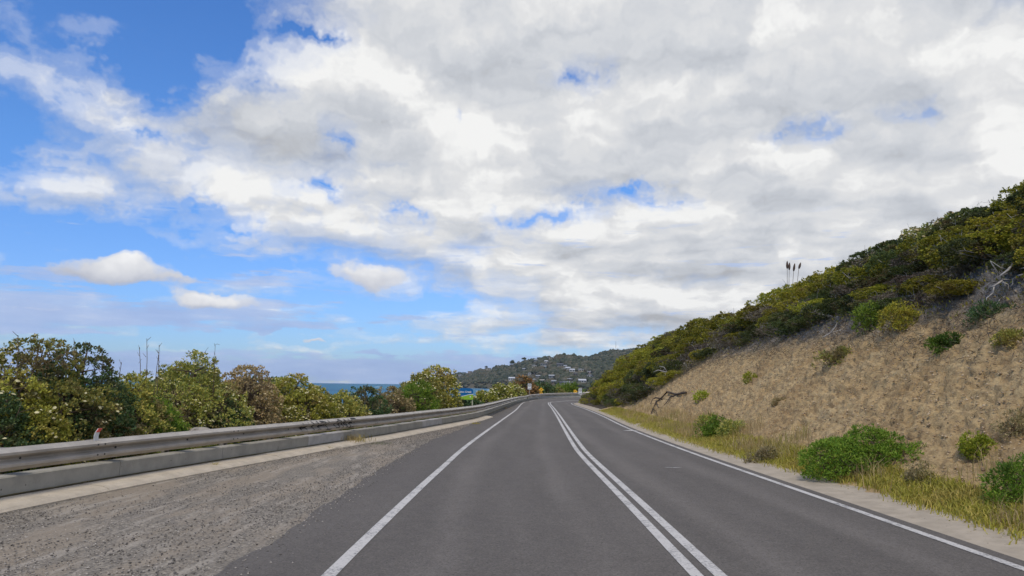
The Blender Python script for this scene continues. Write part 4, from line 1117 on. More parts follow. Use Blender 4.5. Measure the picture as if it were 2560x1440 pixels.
bank_plant(1790, 1090, 70, 42, 'fresh', 380, 'small green bush in the grass at the foot of the bank')
bank_plant(1835, 1086, 60, 30, 'coast', 260, 'small olive bush just right of the small green one')
bank_plant(1765, 1075, 50, 36, 'coast', 220, 'small upright olive bush just left of the small green one')
bank_plant(2372, 868, 76, 32, 'fresh', 420, 'cushion of green growing high on the bare cut')
bank_plant(2522, 858, 74, 34, 'yellow', 380, 'yellow-green cushion high on the bare cut near the right picture edge')
bank_plant(2090, 905, 90, 30, 'coast', 360, 'flat olive cushion on the upper part of the bare cut')
bank_plant(2180, 815, 150, 56, 'fresh', 700, 'broad green patch hanging below the scrub edge')
bank_plant(2255, 815, 130, 60, 'olive', 600, 'broad olive patch beside the green one below the scrub edge')
bank_plant(2470, 800, 150, 46, 'dark', 600, 'dark green patch below the white dead branches')
bank_plant(1872, 952, 20, 16, 'lime', 120, 'tiny yellow plant in the middle of the bare cut')
bank_plant(1752, 1000, 18, 20, 'lime', 110, 'tiny yellow plant right of the dark fallen branch')
for k, (px, base, w_, h_) in enumerate([(1905, 1160, 60, 36), (1945, 1010, 20, 14), (2540, 1090, 50, 60), (2300, 1215, 70, 50)]):
    bank_plant(px, base, w_, h_, 'tan', 260, ['dry brown bush at the foot of the bank left of the large green bush', 'small dry brown tuft in the middle of the bare cut', 'dry brown bush on the soil at the right picture edge', 'dry brown bush right of the large green bush'][k])

# ------------------------------------------------------------------ dead branches
def branchy(name, lab, strokes, mat, lift, cat='branch', rad=.03, depth=None):
    """strokes: pixel polylines; the branch rests on the bank (lift above it) or stands at a given depth"""
    root = None; mbs = []
    for st in strokes:
        P = []
        for k, (px, py) in enumerate(st['p']):
            if depth is not None: q = at_depth(px, py, depth + .15 * math.sin(px * .35 + k))
            else:
                q = hit_hill(px, py); q = q.copy(); q[2] += lift + .05 * math.sin(px * .2 + k)
            P.append(q)
        if root is None: root = empty(name, tuple(P[0])); tag(root, lab, cat)
        P = [tuple(np.array(q) - np.array(root.location)) for q in P]
        n = len(P); r0 = rad * st.get('r', 1.0)
        MB().tube(P, [r0 * (1 - .6 * i / max(1, n - 1)) for i in range(n)], 6).build(st.get('n', 'branch'), mat, root, True)
    return root
branchy('fallen_branch', 'dark fallen branch lying across the bare cut near the bend', [
    dict(p=[(1715, 985), (1690, 990), (1668, 985), (1655, 1000), (1640, 1008), (1632, 1025), (1628, 1035)], n='stem', r=1.3), dict(p=[(1690, 990), (1675, 998), (1668, 1010), (1660, 1020)]), dict(p=[(1655, 1000), (1640, 1000), (1632, 1004), (1626, 1016)]),
    dict(p=[(1632, 1025), (1640, 1035), (1645, 1044)], r=.6), dict(p=[(1640, 1008), (1646, 1022), (1655, 1025)], r=.5), dict(p=[(1715, 985), (1702, 988), (1710, 981)], r=.8)], M['darkwood'], .10, rad=.05)
wd_ = hit_hill(2505, 705)[1] - .8
branchy('dead_shrub', 'bleached dead shrub with spreading white branches at the right picture edge', [
    dict(p=[(2560, 686), (2545, 690), (2532, 698), (2532, 710), (2522, 722)], n='stem', r=1.2), dict(p=[(2532, 660), (2520, 675), (2500, 690), (2505, 702), (2510, 708)], n='stem', r=1.2), dict(p=[(2505, 702), (2485, 715), (2472, 718)]), dict(p=[(2510, 708), (2512, 725), (2514, 740), (2530, 755)]),
    dict(p=[(2508, 706), (2520, 712), (2522, 722)], r=.9), dict(p=[(2485, 715), (2483, 732), (2466, 746), (2468, 762), (2463, 770)], r=.8), dict(p=[(2500, 690), (2480, 660), (2476, 652)], r=.7), dict(p=[(2520, 675), (2500, 668), (2478, 653)], r=.6), dict(p=[(2514, 740), (2500, 748), (2490, 764), (2475, 772)], r=.6), dict(p=[(2505, 698), (2530, 700)], r=.6), dict(p=[(2560, 670), (2548, 672)], r=.7), dict(p=[(2560, 700), (2552, 715), (2545, 725), (2530, 728)], r=.6)],
    M['dead'], .2, 'dead shrub', .026, depth=wd_)
gd = hit_hill(1665, 950)[1] - .6
branchy('dead_branch', 'grey dead branches sticking out of the scrub where the bare cut ends', [
    dict(p=[(1700, 925), (1680, 940), (1660, 945), (1632, 946)], n='stem', r=1.1), dict(p=[(1680, 940), (1665, 930), (1645, 925), (1634, 930)]), dict(p=[(1668, 944), (1655, 955), (1640, 960)]), dict(p=[(1675, 942), (1660, 918), (1648, 915)], r=.8), dict(p=[(1665, 947), (1662, 958), (1658, 962)], r=.8), dict(p=[(1712, 908), (1690, 925), (1672, 950)], n='stem', r=1.2)], M['dead'], .2, 'branch', .05, depth=gd)
for k, (px, py, lab) in enumerate([(1860, 815, 'short pale dead branch in the scrub above the bare cut'), (2085, 830, 'thin grey dead branch at the upper edge of the bare cut'), (2345, 690, 'curved pale dead branch among dark bushes')]):
    dd = hit_hill(px, py)[1] - .7
    branchy('dead_branch', lab, [dict(p=[(px - 28, py + 14), (px - 8, py + 2), (px + 14, py - 4), (px + 30, py - 14)], n='stem'), dict(p=[(px - 8, py + 2), (px + 4, py - 14), (px + 8, py - 24)], r=.7), dict(p=[(px + 14, py - 4), (px + 26, py + 4)], r=.6)], M['dead'], .2, 'branch', .03, depth=dd)

# brown flower spikes on the skyline
sp_d = hit_hill(1985, 712)
for k, (px, top, mid, base, lean) in enumerate([(1968, 652, 672, 700, 0), (1973, 656, 675, 700, 1), (1984, 658, 678, 698, 3), (1997, 656, 672, 694, 5)]):
    Y = (sp_d[1] if sp_d is not None else 48) - 1.2 + .3 * k; b = at_depth(px - lean, base + 22, Y); m = at_depth(px, mid, Y); e = at_depth(px + lean, top, Y)
    t = empty('flower_spike', tuple(b)); tag(t, ['leftmost of the four brown flower spikes on the hill skyline', 'second from left of the four brown flower spikes on the hill skyline', 'third from left of the four brown flower spikes on the hill skyline', 'rightmost of the four brown flower spikes on the hill skyline'][k], 'flower spike')
    mm = m - b; ee = e - b
    MB().tube([(0, 0, 0), tuple(mm * .5), tuple(mm)], .011, 5).build('stem', M['stem'], t)
    pts = [tuple(mm * (1 - q) + ee * q) for q in (0, .15, .4, .7, .9, 1)]
    MB().tube(pts, [.02, .05, .062, .048, .026, .006], 8).build('flower_head', LM['spike'], t, True)

# ------------------------------------------------------------------ grass
def blades(P, hmin, hmax, wd, seed, lean=.45):
    r = np.random.default_rng(seed); n = len(P); h = r.uniform(hmin, hmax, n)[:, None]
    a = r.uniform(0, 6.283, n); dr = np.column_stack([np.cos(a), np.sin(a), np.zeros(n)]); sd = np.column_stack([-np.sin(a), np.cos(a), np.zeros(n)])
    # blades turn their faces at random
    b2 = r.uniform(0, 6.283, n); sd = np.column_stack([np.cos(b2), np.sin(b2), np.zeros(n)])
    l1 = r.uniform(.05, .25, n)[:, None] * lean; l2 = r.uniform(.3, 1.1, n)[:, None] * lean; up = np.array([[0, 0, 1.0]])
    p1 = P + up * h * .55 + dr * h * l1; p2 = P + up * h * .95 * (1 - .25 * l2) + dr * h * l2
    w = wd * r.uniform(.6, 1.3, n)[:, None]
    v = np.stack([P - sd * w, P + sd * w, p1 + sd * w * .7, p1 - sd * w * .7, p2], 1).reshape(-1, 3)
    i = np.arange(n)[:, None] * 5
    return v, [i + np.array([[0, 1, 2, 3]]), i + np.array([[3, 2, 4]])]
def verge_pts(n, d0, d1, y0, y1, pw=1.6, thr=.40, seed=1):
    r = np.random.default_rng(seed); y = y0 + r.random(n) ** pw * (y1 - y0); d = r.uniform(d0, d1, n)
    x = x_at(R_EDGE, y) + d; wv2 = np.interp(y, R_EDGE[:, 1], wv) + .22
    k = (fbm(x * 1.3, y * .8, 3, seed) + r.normal(0, .06, n) > thr) & (d > wv2 + .12 * r.normal(0, 1, n))
    x, y = x[k], y[k]; return np.column_stack([x, y, hill_z(x, y) - .01])
tag(link('verge_grass', mesh_np('verge_grass', *blades(verge_pts(84000, .42, 1.9, 5, 60, 1.7, .31, 3), .07, .22, .0095, 5, .9), LM['verge'])), 'short yellow-green grass along the foot of the bank', 'grass', kind='stuff')
Pt = verge_pts(15000, .95, 2.5, 5, 50, 1.7, .54, 4)
tag(link('tall_dry_grass', mesh_np('tall_dry_grass', *blades(Pt, .22, .55, .006, 6, .6), LM['straw'])), 'tall straw-coloured dry grass in front of the bank', 'dry grass', kind='stuff')
def rail_grass_pts(n):
    r = np.random.default_rng(9); y = 3 + r.random(n) ** 1.4 * 100; x = x_at(PLINTH, y) - r.uniform(.28, 1.6, n)
    return np.column_stack([x, y, left_z(x, y)])
tag(link('rail_grass', mesh_np('rail_grass', *blades(rail_grass_pts(30000), .08, .34, .009, 7, .7), LM['green'])), 'green grass growing behind the guard rail', 'grass', kind='stuff')
def tuft(px, py, n, r_, h0, h1, mat, lab, seed, z=.0, wd=.005):
    p = hit_plane(px, py, z); t = empty('grass_tuft', tuple(p)); tag(t, lab, 'grass tuft')
    r = np.random.default_rng(seed); P = np.column_stack([r.normal(0, r_, n), r.normal(0, r_, n), np.full(n, -.02)])
    link('blades', mesh_np('blades', *blades(P, h0, h1, wd, seed, .9), mat), t)
tuft(537, 1172, 70, .03, .08, .22, LM['verge'], 'small yellow-green tuft growing in the gutter joint of the near kerb', 31)
tuft(868, 1102, 420, .26, .10, .34, LM['straw'], 'straw-coloured weeds in the broken gap of the kerb', 32, .08, .008)
tuft(905, 1092, 260, .16, .14, .38, LM['green'], 'green weeds beside the straw-coloured ones at the broken kerb', 33, .08, .008)
tuft(930, 1108, 260, .30, .03, .07, LM['green'], 'flat green weed patch on the shoulder below the broken kerb', 34)
tuft(1189, 1060, 110, .10, .06, .18, LM['verge'], 'small yellow weed near the far end of the kerb', 35)
tuft(822, 1125, 60, .06, .08, .20, LM['straw'], 'thin dry weed left of the broken kerb gap', 36)
tuft(1258, 1022, 120, .3, .12, .3, LM['straw'], 'dry weeds against the plinth past the end of the kerb', 37)

# flat pale rock behind the rail
pr_ = at_depth(503, 1078, 15.4); mb = MB()
bm_ = bmesh.new(); bmesh.ops.create_icosphere(bm_, subdivisions=2, radius=1)
for v in bm_.verts: v.co = Vector((v.co.x * .24, v.co.y * .2, v.co.z * .09)) * (1 + .25 * (float(vnoise(v.co.x * 3 + 5, v.co.y * 3 + v.co.z * 2, 3)) - .5))
me_ = bpy.data.meshes.new('rock'); bm_.to_mesh(me_); bm_.free(); me_.materials.append(M['rock'])
rock = tag(link('flat_rock', me_, None, tuple(pr_)), 'flat pale rock behind the rail below the tan flowering shrub', 'rock')

# ------------------------------------------------------------------ signs
def text_mesh(txt, size, mat, name, bold=0.0):
    cu = bpy.data.curves.new('txt', 'FONT'); cu.body = txt; cu.size = size; cu.align_x = 'CENTER'; cu.align_y = 'CENTER'; cu.offset = bold; cu.extrude = .0015; cu.resolution_u = 2
    o = bpy.data.objects.new('txt', cu); col.objects.link(o); dg = bpy.context.evaluated_depsgraph_get(); dg.update()
    me = bpy.data.meshes.new_from_object(o.evaluated_get(dg)); bpy.data.objects.remove(o); bpy.data.curves.remove(cu)
    me.name = name; me.materials.clear(); me.materials.append(mat); return me
def letter(parent, txt, size, mat, x, y, z, name='lettering', bold=0.0):
    """text standing upright, facing the camera (-Y)"""
    return link(name, text_mesh(txt, size, mat, name, bold), parent, (x, y, z), (math.pi / 2, 0, 0))
def face(x, y): return math.atan2(x, y) * -1.0        # turn so that the front (-Y) looks at the approaching driver

def rounded(w_, h_, r, n=5):
    out = []
    for cx, cz, a0 in ((w_ / 2 - r, h_ / 2 - r, 0), (-w_ / 2 + r, h_ / 2 - r, 90), (-w_ / 2 + r, -h_ / 2 + r, 180), (w_ / 2 - r, -h_ / 2 + r, 270)):
        for k in range(n): a = math.radians(a0 + 90 * k / (n - 1)); out.append((cx + r * math.cos(a), cz + r * math.sin(a)))
    return out
def ring(mb, ro, ri, y, n=28, dz=0.0):
    a = [2 * math.pi * k / n for k in range(n)]
    v = [(ro * math.cos(t), y, ro * math.sin(t) + dz) for t in a] + [(ri * math.cos(t), y, ri * math.sin(t) + dz) for t in a]
    return mb.add(v, [(k, (k + 1) % n, n + (k + 1) % n, n + k) for k in range(n)])

def place_sign(name, px, ztop_py, zbot_py, base_z, Y, lab, cat='sign'):
    a, b = at_depth(px, ztop_py, Y), at_depth(px, zbot_py, Y); t = empty(name, (a[0], Y, base_z), face(a[0], Y)); tag(t, lab, cat)
    return t, (a[2] + b[2]) / 2 - base_z, a[2] - b[2]

# place-name sign, its left end behind a shrub
YS = 50.0; gS = ground_left(-3.3, YS); sx = at_depth(1158, 985, YS)[0]
sgn = empty('place_name_sign', (sx, YS, gS), .03); tag(sgn, 'blue and lime green place-name sign on two posts, left end behind a shrub', 'sign')
ztop = at_depth(1160, 970, YS)[2] - gS; zb = at_depth(1160, 999, YS)[2] - gS; xr = at_depth(1183, 985, YS)[0] - sx; xl = at_depth(1131, 985, YS)[0] - sx
arc = [(xl, zb), (xr, zb), (xr, ztop - .16)] + [(xr - .30 * (1 - math.cos(math.radians(a))), ztop - .16 + .16 * math.sin(math.radians(a))) for a in (25, 50, 75, 90)] + [(xl + .3, ztop), (xl, ztop - .05)]
MB().prism(arc, 0, .03).build('panel', M['blue'], sgn)
cv = [(xl + .002, zb + .10), (xl * .5, zb + .15), (0, zb + .22), (xr * .45, zb + .30), (xr * .75, zb + .335), (xr - .002, zb + .345)]
MB().add([(x, -.006, zb + .002) for x, _ in cv] + [(x, -.006, z) for x, z in cv], [(i, i + 1, i + 7, i + 6) for i in range(5)]).build('green_field', M['green'], sgn)
MB().add([(x, -.010, z - .012) for x, z in cv] + [(x, -.010, z + .022) for x, z in cv], [(i, i + 1, i + 7, i + 6) for i in range(5)]).build('white_swoosh', M['white'], sgn)
letter(sgn, 'Separation Creek', .165, M['white'], (xl + xr) / 2 - .03, -.012, zb + .50, bold=.004)
ring(MB(), .045, .0, -.012, 10, 0).build('emblem', M['white'], sgn, loc=(xr * .72, 0, zb + .19))
for x in (xl + .10, xr - .05): MB().box(x - .035, x + .035, .031, .09, -.4, zb + .5).build('post', simple('pale_timber_post', (.45, .42, .30), .8), sgn)

def speed_sign(px, y0, y1, Y, base, wd, ringmat, num, under, lab):
    t, zc, h = place_sign('speed_sign', px, y0, y1, base, Y, lab)
    MB().prism([(x, z + zc) for x, z in rounded(wd, h, .05)], 0, .012).build('panel', M['white'], t)
    r = wd * .40
    ring(MB(), r, r * .78, -.004, 28, zc + h * .5 - r - .05).build('ring', ringmat, t)
    letter(t, num, r * 1.0, M['black'], 0, -.005, zc + h * .5 - r - .05, 'number', .004); letter(t, under, wd * .235, M['black'], 0, -.005, zc - h * .5 + .12, 'lettering', .003)
    MB().tube([(0, .04, -.5), (0, .04, zc + h * .4)], .03, 8).build('post', M['rail'], t)
gB = float(gz(118)) - .1
speed_sign(1324, 959, 973.5, 118, gB, .55, M['black'], '60', 'AHEAD', 'white speed sign with black ring on a post behind the rail at the bend')
speed_sign(1450.5, 971, 986, 99.0, float(gz(99)) + .05, 0.44, M['black'], '60', 'AHEAD', 'white speed sign against the scrub on the inside of the bend')
t, zc, h = place_sign('curve_warning_sign', 1353, 968, 980.5, gB, 121, 'yellow diamond curve warning sign with a small yellow plate below it')
r = h / 2; MB().prism([(0, zc + r), (-r, zc), (0, zc - r), (r, zc)], 0, .012).build('diamond', M['yellow'], t)
r2 = r * .93; r3 = r * .86
MB().add([(0, -.004, zc + r2), (-r2, -.004, zc), (0, -.004, zc - r2), (r2, -.004, zc), (0, -.004, zc + r3), (-r3, -.004, zc), (0, -.004, zc - r3), (r3, -.004, zc)], [(0, 1, 5, 4), (1, 2, 6, 5), (2, 3, 7, 6), (3, 0, 4, 7)]).build('border', M['black'], t)
MB().add([(x * r, -.005, zc + z * r) for x, z in [(-.22, -.45), (-.06, -.45), (-.06, -.12), (.02, .06), (.15, .12), (.15, -.02), (.42, .20), (.15, .42), (.15, .28), (-.06, .2), (-.20, 0), (-.22, -.15)]], [tuple(range(12))]).build('curve_arrow', M['black'], t)
pz = zc - r - .24; MB().prism([(x, z + pz) for x, z in rounded(.48, .40, .04)], 0, .012).build('speed_plate', M['yellow'], t)
letter(t, '35', .30, M['black'], 0, -.005, pz, 'number', .005); MB().tube([(0, .04, -.5), (0, .04, zc)], .03, 8).build('post', M['rail'], t)
t, zc, h = place_sign('chevron_marker', 1439.5, 975, 982.5, gB, 121.5, 'yellow chevron marker pointing right above the rail at the bend')
MB().box(-.36, .36, 0, .012, zc - .27, zc + .27).build('panel', M['black'], t)
MB().add([(x, -.004, zc + z) for x, z in [(-.34, .25), (-.02, .25), (.30, 0), (-.02, -.25), (-.34, -.25)]], [(0, 4, 3, 2, 1)]).build('chevron', M['yellow'], t)
MB().add([(x, -.007, zc + z) for x, z in [(-.16, .14), (.0, 0), (-.16, -.14), (-.24, -.14), (-.08, 0), (-.24, .14)]], [(0, 1, 4, 5), (1, 2, 3, 4)]).build('chevron_mark', M['black'], t)
MB().tube([(0, .04, -.5), (0, .04, zc)], .03, 8).build('post', M['rail'], t)

# ------------------------------------------------------------------ far headland with its township
def canopy_mat():
    m, w = new_mat('headland_canopy'); geo = w.add('ShaderNodeNewGeometry'); pos = geo.outputs['Position']
    c = w.ramp(geo.outputs['Random Per Island'], [(0, (.038, .050, .034)), (.4, (.062, .074, .048)), (.75, (.092, .096, .064)), (1, (.14, .125, .09))])
    c = w.mix(w.maprange(w.noise(pos, .014, 4, .6), .50, .66, 0, .75), c, (.115, .095, .062))
    w.l.new(c, w.bs.inputs['Base Color']); w.bs.inputs['Roughness'].default_value = .95; w.bs.inputs['Specular IOR Level'].default_value = .05; return m
M['canopy'] = canopy_mat(); M['headland'] = ground_mat('headland_soil', [(.06, .065, .032), (.10, .088, .055), (.17, .135, .09)], .02)
RID = np.array([(1080, 946, 1950), (1130, 934, 1900), (1160, 928, 1850), (1200, 921, 1800), (1240, 915, 1700), (1280, 908, 1600), (1310, 899, 1500), (1340, 893, 1450), (1390, 885, 1380), (1430, 884, 1350), (1470, 889, 1420), (1500, 879, 1480), (1530, 873, 1500), (1570, 871, 1500), (1640, 866, 1500), (1800, 850, 1500), (2000, 840, 1500)], float)
BAS = np.array([(1080, 1500), (1130, 1420), (1180, 1330), (1240, 1230), (1300, 1060), (1350, 960), (1400, 900), (1500, 860), (2000, 800)], float)
us = np.linspace(1080, 2000, 185); vs_ = np.concatenate([np.linspace(0, 1, 46), [1.05, 1.12]])
HX = np.zeros((len(us), len(vs_))); HY = HX.copy(); HZ = HX.copy()
for i, u in enumerate(us):
    yr = np.interp(u, RID[:, 0], RID[:, 1]); Dr = np.interp(u, RID[:, 0], RID[:, 2]); Db = np.interp(u, BAS[:, 0], BAS[:, 1]); top = at_depth(u, yr, Dr)[2] - 5.0
    rx_ = ray(u, 955)
    for j, v in enumerate(vs_):
        D = Db + (Dr - Db) * v; z = SEA - .5 + (top - SEA) * (min(v, 1) ** .85) - max(0, v - 1) * 220
        HX[i, j] = rx_[0] / rx_[1] * D; HY[i, j] = D; HZ[i, j] = z
HZ += (fbm(HX * .012, HY * .012, 4, 61) - .5) * 9 * np.clip(vs_, 0, 1)[None, :] * np.clip(1.15 - vs_, 0.15, 1)[None, :]
headland = tag(link('headland', mesh_np('headland', np.stack([HX, HY, HZ], 2).reshape(-1, 3), grid_faces(*HX.shape), M['headland'], True)), kind='structure')
def proj(P):
    q = P - np.array([0, 0, CH]); f = q @ CF; return 1280 + F * (q @ CR) / f, 720 - F * (q @ CU) / f
GP = np.stack([HX, HY, HZ], 2); gx, gy = proj(GP.reshape(-1, 3)); gx = gx.reshape(HX.shape); gy = gy.reshape(HX.shape)
def on_headland(px, py):
    k = ((gx - px) ** 2 * .25 + (gy - py) ** 2)[:, :46].ravel().argmin(); i, j = divmod(k, 46); return GP[i, j]

HW = dict(white=simple('white_render', (0.446, 0.446, 0.432), .8), cream=simple('cream_render', (0.396, 0.360, 0.274), .8), grey=simple('grey_cladding', (0.216, 0.223, 0.223), .8), pink=simple('pinkish_render', (0.346, 0.274, 0.252), .8), brown=simple('brown_cladding', (0.122, 0.097, 0.072), .8), teal=simple('teal_cladding', (0.144, 0.216, 0.202), .8))
RW = dict(white=simple('white_metal_roof', (0.518, 0.526, 0.533), .5), grey=simple('grey_metal_roof', (0.288, 0.302, 0.310), .5), dark=simple('dark_metal_roof', (0.094, 0.094, 0.101), .6), buff=simple('buff_roof', (0.324, 0.295, 0.245), .7))
GL = simple('dark_window_glass', (.035, .045, .055), .2, 0, .5)
HOUSES = [  # px, py, px width, wall, roof, flat, label
    (1421, 960, 22, 'cream', 'white', 1, 'long low house with bright white flat roof just above the beach'), (1427, 952, 13, 'brown', 'white', 1, 'small white-roofed house just above the long low one'),
    (1457, 955, 19, 'white', 'white', 0, 'white gabled house nearest the near hillside'), (1476, 942, 14, 'white', 'grey', 1, 'boxy white house beside the near hillside, lower of two'), (1474, 933, 10, 'pink', 'white', 1, 'pinkish house directly above the boxy white one'),
    (1452, 928, 17, 'cream', 'white', 1, 'cream two-storey house at the right of the bright cluster'), (1431, 929, 13, 'white', 'white', 0, 'bright white house in the middle of the bright cluster'), (1422, 924, 12, 'white', 'white', 0, 'bright white gabled house topping the bright cluster'), (1412, 926, 6, 'white', 'grey', 1, 'tiny white house at the left of the bright cluster'),
    (1379, 945, 16, 'grey', 'grey', 0, 'pale grey gabled house alone in the trees above the diamond sign'), (1357, 956, 12, 'grey', 'buff', 0, 'buff-roofed house just above the dark shrub at the bend'), (1333, 954, 9, 'cream', 'white', 1, 'small pale house over the left speed sign'),
    (1337, 917, 12, 'cream', 'white', 1, 'white-roofed house left of the mid-slope row'), (1360, 914, 17, 'grey', 'buff', 1, 'wide buff house in the mid-slope row'), (1364, 920, 10, 'teal', 'grey', 0, 'teal house just below the wide buff one'), (1367, 906, 9, 'white', 'white', 0, 'small white house above the wide buff one'), (1401, 908, 6, 'white', 'white', 1, 'tiny white house high in the middle of the slope'),
    (1402, 915, 17, 'grey', 'dark', 0, 'wide grey dark-roofed house in the middle of the slope'), (1415, 919, 9, 'cream', 'grey', 0, 'small cream house between the grey one and the bright cluster'), (1323, 937, 10, 'white', 'grey', 1, 'white house left of the orange-topped shrub line'), (1338, 936, 8, 'brown', 'dark', 1, 'brown house right of that white one'),
    (1338, 903, 11, 'grey', 'grey', 0, 'grey house high under the ridge left of centre'), (1377, 897, 13, 'cream', 'buff', 1, 'buff house highest on the middle of the slope'), (1404, 962, 11, 'grey', 'dark', 0, 'grey house left of the long low one'),
    (1222, 924, 13, 'cream', 'buff', 1, 'pale house on the ridge at the left part of the headland'), (1177, 931, 11, 'pink', 'grey', 1, 'pinkish house near the left tip of the headland'), (1162, 934, 10, 'teal', 'grey', 1, 'greenish house left of the pinkish one near the tip'), (1148, 939, 8, 'white', 'grey', 1, 'white house nearest the seaward tip of the headland'),
    (1281, 949, 16, 'white', 'white', 0, 'white house above the shore left of the orange-topped shrub'), (1297, 905, 10, 'pink', 'white', 1, 'pink-walled house on the ridge line'), (1278, 911, 13, 'brown', 'buff', 1, 'brown house on the ridge left of the pink-walled one'),
    (1385, 957, 10, 'brown', 'grey', 0, 'brown house among trees left of the long low one'), (1440, 938, 8, 'brown', 'grey', 1, 'small brown house below the bright cluster'), (1311, 925, 9, 'grey', 'grey', 0, 'small grey house on the slope left of the mid-slope row'), (1345, 944, 9, 'grey', 'grey', 0, 'small grey house in trees between the two speed-sign houses'),
]
hpos = []
for i, (px, py, wpx, wl, rf, flat, lab) in enumerate(HOUSES):
    p = on_headland(px, py); wd = max(6.5, wpx * p[1] / F); dp = wd * .6; hh = min(6.5, max(3.6, wd * .36)); hr = random.Random(i)
    t = empty('house', (p[0], p[1], p[2] - 1.0), face(p[0], p[1]) + hr.uniform(-.25, .25)); tag(t, lab, 'house', None)
    hpos.append((px, py, wpx, p[1]))
    MB().box(-wd / 2, wd / 2, -dp / 2, dp / 2, -3, hh).build('wall', HW[wl], t)
    if flat: MB().box(-wd * .54, wd * .54, -dp * .58, dp * .55, hh + .003, hh + .45).box(-wd * .2, wd * .2, -dp * .2, dp * .2, hh + .453, hh + .8).build('roof', RW[rf], t)
    else: MB().prism([(-dp * .62, hh - .1), (0, hh + dp * .30), (dp * .62, hh - .1), (dp * .62, hh - .35), (0, hh + dp * .30 - .3), (-dp * .62, hh - .35)], -wd * .53, wd * .53).build('roof', RW[rf], t, rot=(0, 0, math.pi / 2))
    nw = 3 if wd > 9 else 2; ww = wd / nw * .55
    for k in range(nw):
        xc = (k + .5) / nw * wd - wd / 2; MB().box(xc - ww / 2, xc + ww / 2, -dp / 2 - .06, -dp / 2 - .003, hh * .35, hh * .80).build('window', GL, t)
hpos = np.array([(a, b, c, d) for a, b, c, d in hpos])

def crowns(n, seed):
    r = np.random.default_rng(seed)
    bm = bmesh.new(); bmesh.ops.create_icosphere(bm, subdivisions=1, radius=1); bm.verts.ensure_lookup_table()
    tv = np.array([v.co[:] for v in bm.verts]); tf = np.array([[v.index for v in f.verts] for f in bm.faces]); bm.free()
    u = 1085 + r.random(n) ** 1.0 * 620; v = r.random(n) ** .9
    ii = np.interp(u, us, np.arange(len(us))); jj = np.interp(v, vs_, np.arange(len(vs_)))
    i0 = ii.astype(int); j0 = jj.astype(int); P = GP[i0, j0] * 1.0
    P = P + (GP[np.minimum(i0 + 1, len(us) - 1), j0] - P) * (ii - i0)[:, None] + (GP[i0, np.minimum(j0 + 1, len(vs_) - 1)] - P) * (jj - j0)[:, None]
    R = r.uniform(2.0, 4.6, n); keep = (v > .09 + .08 * (u < 1300)) | (r.random(n) < .12)
    px, py = proj(P + np.array([0, 0, 3.0]))
    for (a, b, c, d) in hpos:
        keep &= ~((np.abs(px - a) < c * .60 + 2) & (py > b - 12) & (py < b + 4.5) & (P[:, 1] < d + 8) & (P[:, 1] > d - 160))
    P, R = P[keep], R[keep]; n = len(P)
    sc = r.uniform(.8, 1.25, (n, 1, 3)) * np.array([1, 1, .8]); jit = 1 + r.normal(0, .20, (n, len(tv), 1))
    V = tv[None] * jit * sc * R[:, None, None] + P[:, None, :] + np.array([0, 0, 1])[None, None] * (R * .55)[:, None, None]
    Fc = tf[None] + (np.arange(n) * len(tv))[:, None, None]
    return V.reshape(-1, 3), Fc.reshape(-1, 3)
tag(link('headland_woodland', mesh_np('headland_woodland', *crowns(8000, 5), M['canopy'])), 'dense grey-green woodland covering the far headland', 'woodland', kind='stuff')

def ridge_tree(px, py, hpx, lab, umb):
    p = on_headland(px, py); p = np.array(p); s = p[1] / F; h = hpx * s; t = empty('ridge_tree', (p[0], p[1], p[2])); tag(t, lab, 'tree')
    MB().tube([(0, 0, -1), (.4, 0, h * .5), (0, 0, h * .8)], [.5, .35, .2], 6).tube([(.4, 0, h * .5), (h * .25, 0, h * .85)], [.25, .1], 5).tube([(.4, 0, h * .5), (-h * .22, 0, h * .82)], [.25, .1], 5).build('trunk', M['darkwood'], t)
    C, R = lumps(int(px), h * .42, h * .42, h * (.35 if umb else .55), 9, .35, .6); P, U = crown_points(C, R, 420, int(py), .6)
    v, f = sprigs(P + np.array([0, 0, h * (.68 if umb else .45)]), U, 4, h * .085, h * .03, 1.0, seed=int(px)); link('crown', mesh_np('crown', v, f, LM['scrubdark']), t)
ridge_tree(1279, 912, 14, 'lone dark rounded tree standing on the headland ridge', False); ridge_tree(1216, 921, 9, 'small forked tree on the left ridge of the headland', True)
ridge_tree(1304, 902, 12, 'flat-topped tree on the headland ridge', True); ridge_tree(1240, 917, 8, 'small rounded tree on the headland ridge right of the forked one', False); ridge_tree(1412, 887, 10, 'rounded tree at the top of the headland', False)
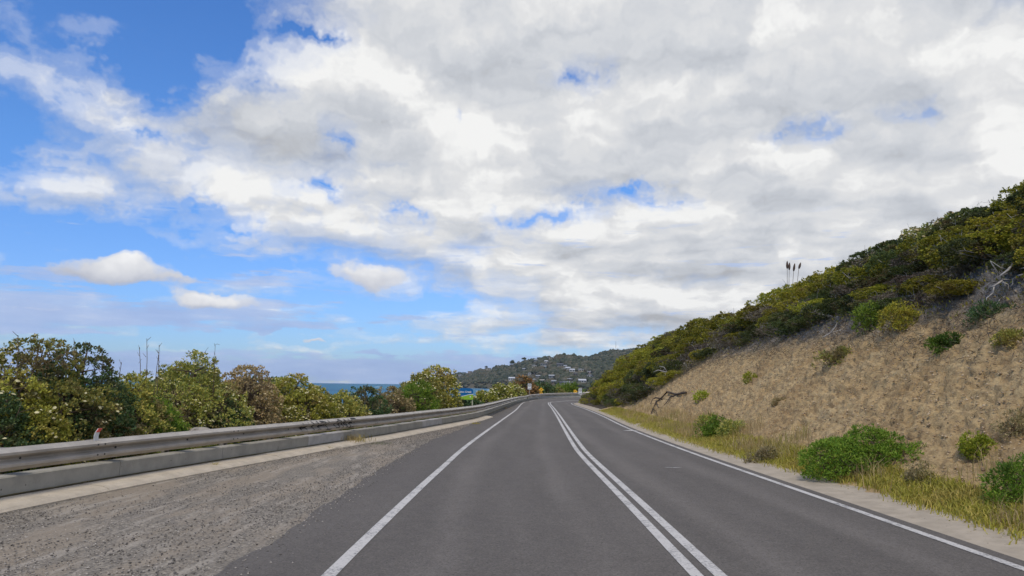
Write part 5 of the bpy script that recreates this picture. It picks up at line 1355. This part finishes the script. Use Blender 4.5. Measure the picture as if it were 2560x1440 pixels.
# mast on the highest part of the headland
p = on_headland(1537, 872); tm = empty('radio_mast', tuple(p)); tag(tm, 'thin lattice radio mast on the headland skyline', 'mast'); hm = 26 * p[1] / F
for k in range(3):
    a = k * 2.094; MB().tube([(.7 * math.cos(a), .7 * math.sin(a), 0), (.25 * math.cos(a), .25 * math.sin(a), hm)], .12, 5).build('leg', M['post'], tm)
mbx = MB()
for q in range(9):
    z0 = hm * q / 9
    for k in range(3):
        a, b = k * 2.094, (k + 1) * 2.094; ra = .7 - .45 * q / 9; mbx.tube([(ra * math.cos(a), ra * math.sin(a), z0), (ra * math.cos(b), ra * math.sin(b), z0 + hm / 9)], .06, 4)
mbx.build('lattice', M['post'], tm); MB().box(-1.6, 1.6, -1.6, 1.6, -1, 3.2).build('equipment_hut', HW['white'], tm)

# beach below the township
def sea_pt(px, py, z=SEA + .25):
    r = ray(px, py); t = (z - CH) / r[2]; return r * t + np.array([0, 0, CH])
bp = [sea_pt(*q) for q in [(1355, 984.5), (1380, 979.5), (1412, 978.2), (1450, 978.0), (1480, 980), (1480, 989), (1420, 990), (1380, 988)]]
MB().add([tuple(q) for q in bp] + [(q[0], q[1], SEA - .5) for q in bp], [tuple(range(8))] + [(i, (i + 1) % 8, (i + 1) % 8 + 8, i + 8) for i in range(8)]).build('beach', M['sand'])
tag(bpy.data.objects['beach'], kind='structure')

# ------------------------------------------------------------------ air: a thin sea haze round the whole scene
def haze_box():
    m = bpy.data.materials.new('sea_haze'); m.use_nodes = True; nt = m.node_tree; nt.nodes.clear()
    o = nt.nodes.new('ShaderNodeOutputMaterial'); v = nt.nodes.new('ShaderNodeVolumePrincipled')
    v.inputs['Color'].default_value = (.70, .83, 1.0, 1); v.inputs['Density'].default_value = HAZE; v.inputs['Anisotropy'].default_value = .2
    nt.links.new(v.outputs[0], o.inputs['Volume'])
    h = MB().box(-6100, 6100, -400, 6100, SEA - 1.6, 150).build('haze', m); tag(h, 'thin pale sea haze filling the air', 'haze', kind='stuff')
HAZE = 0.00006
haze_box()
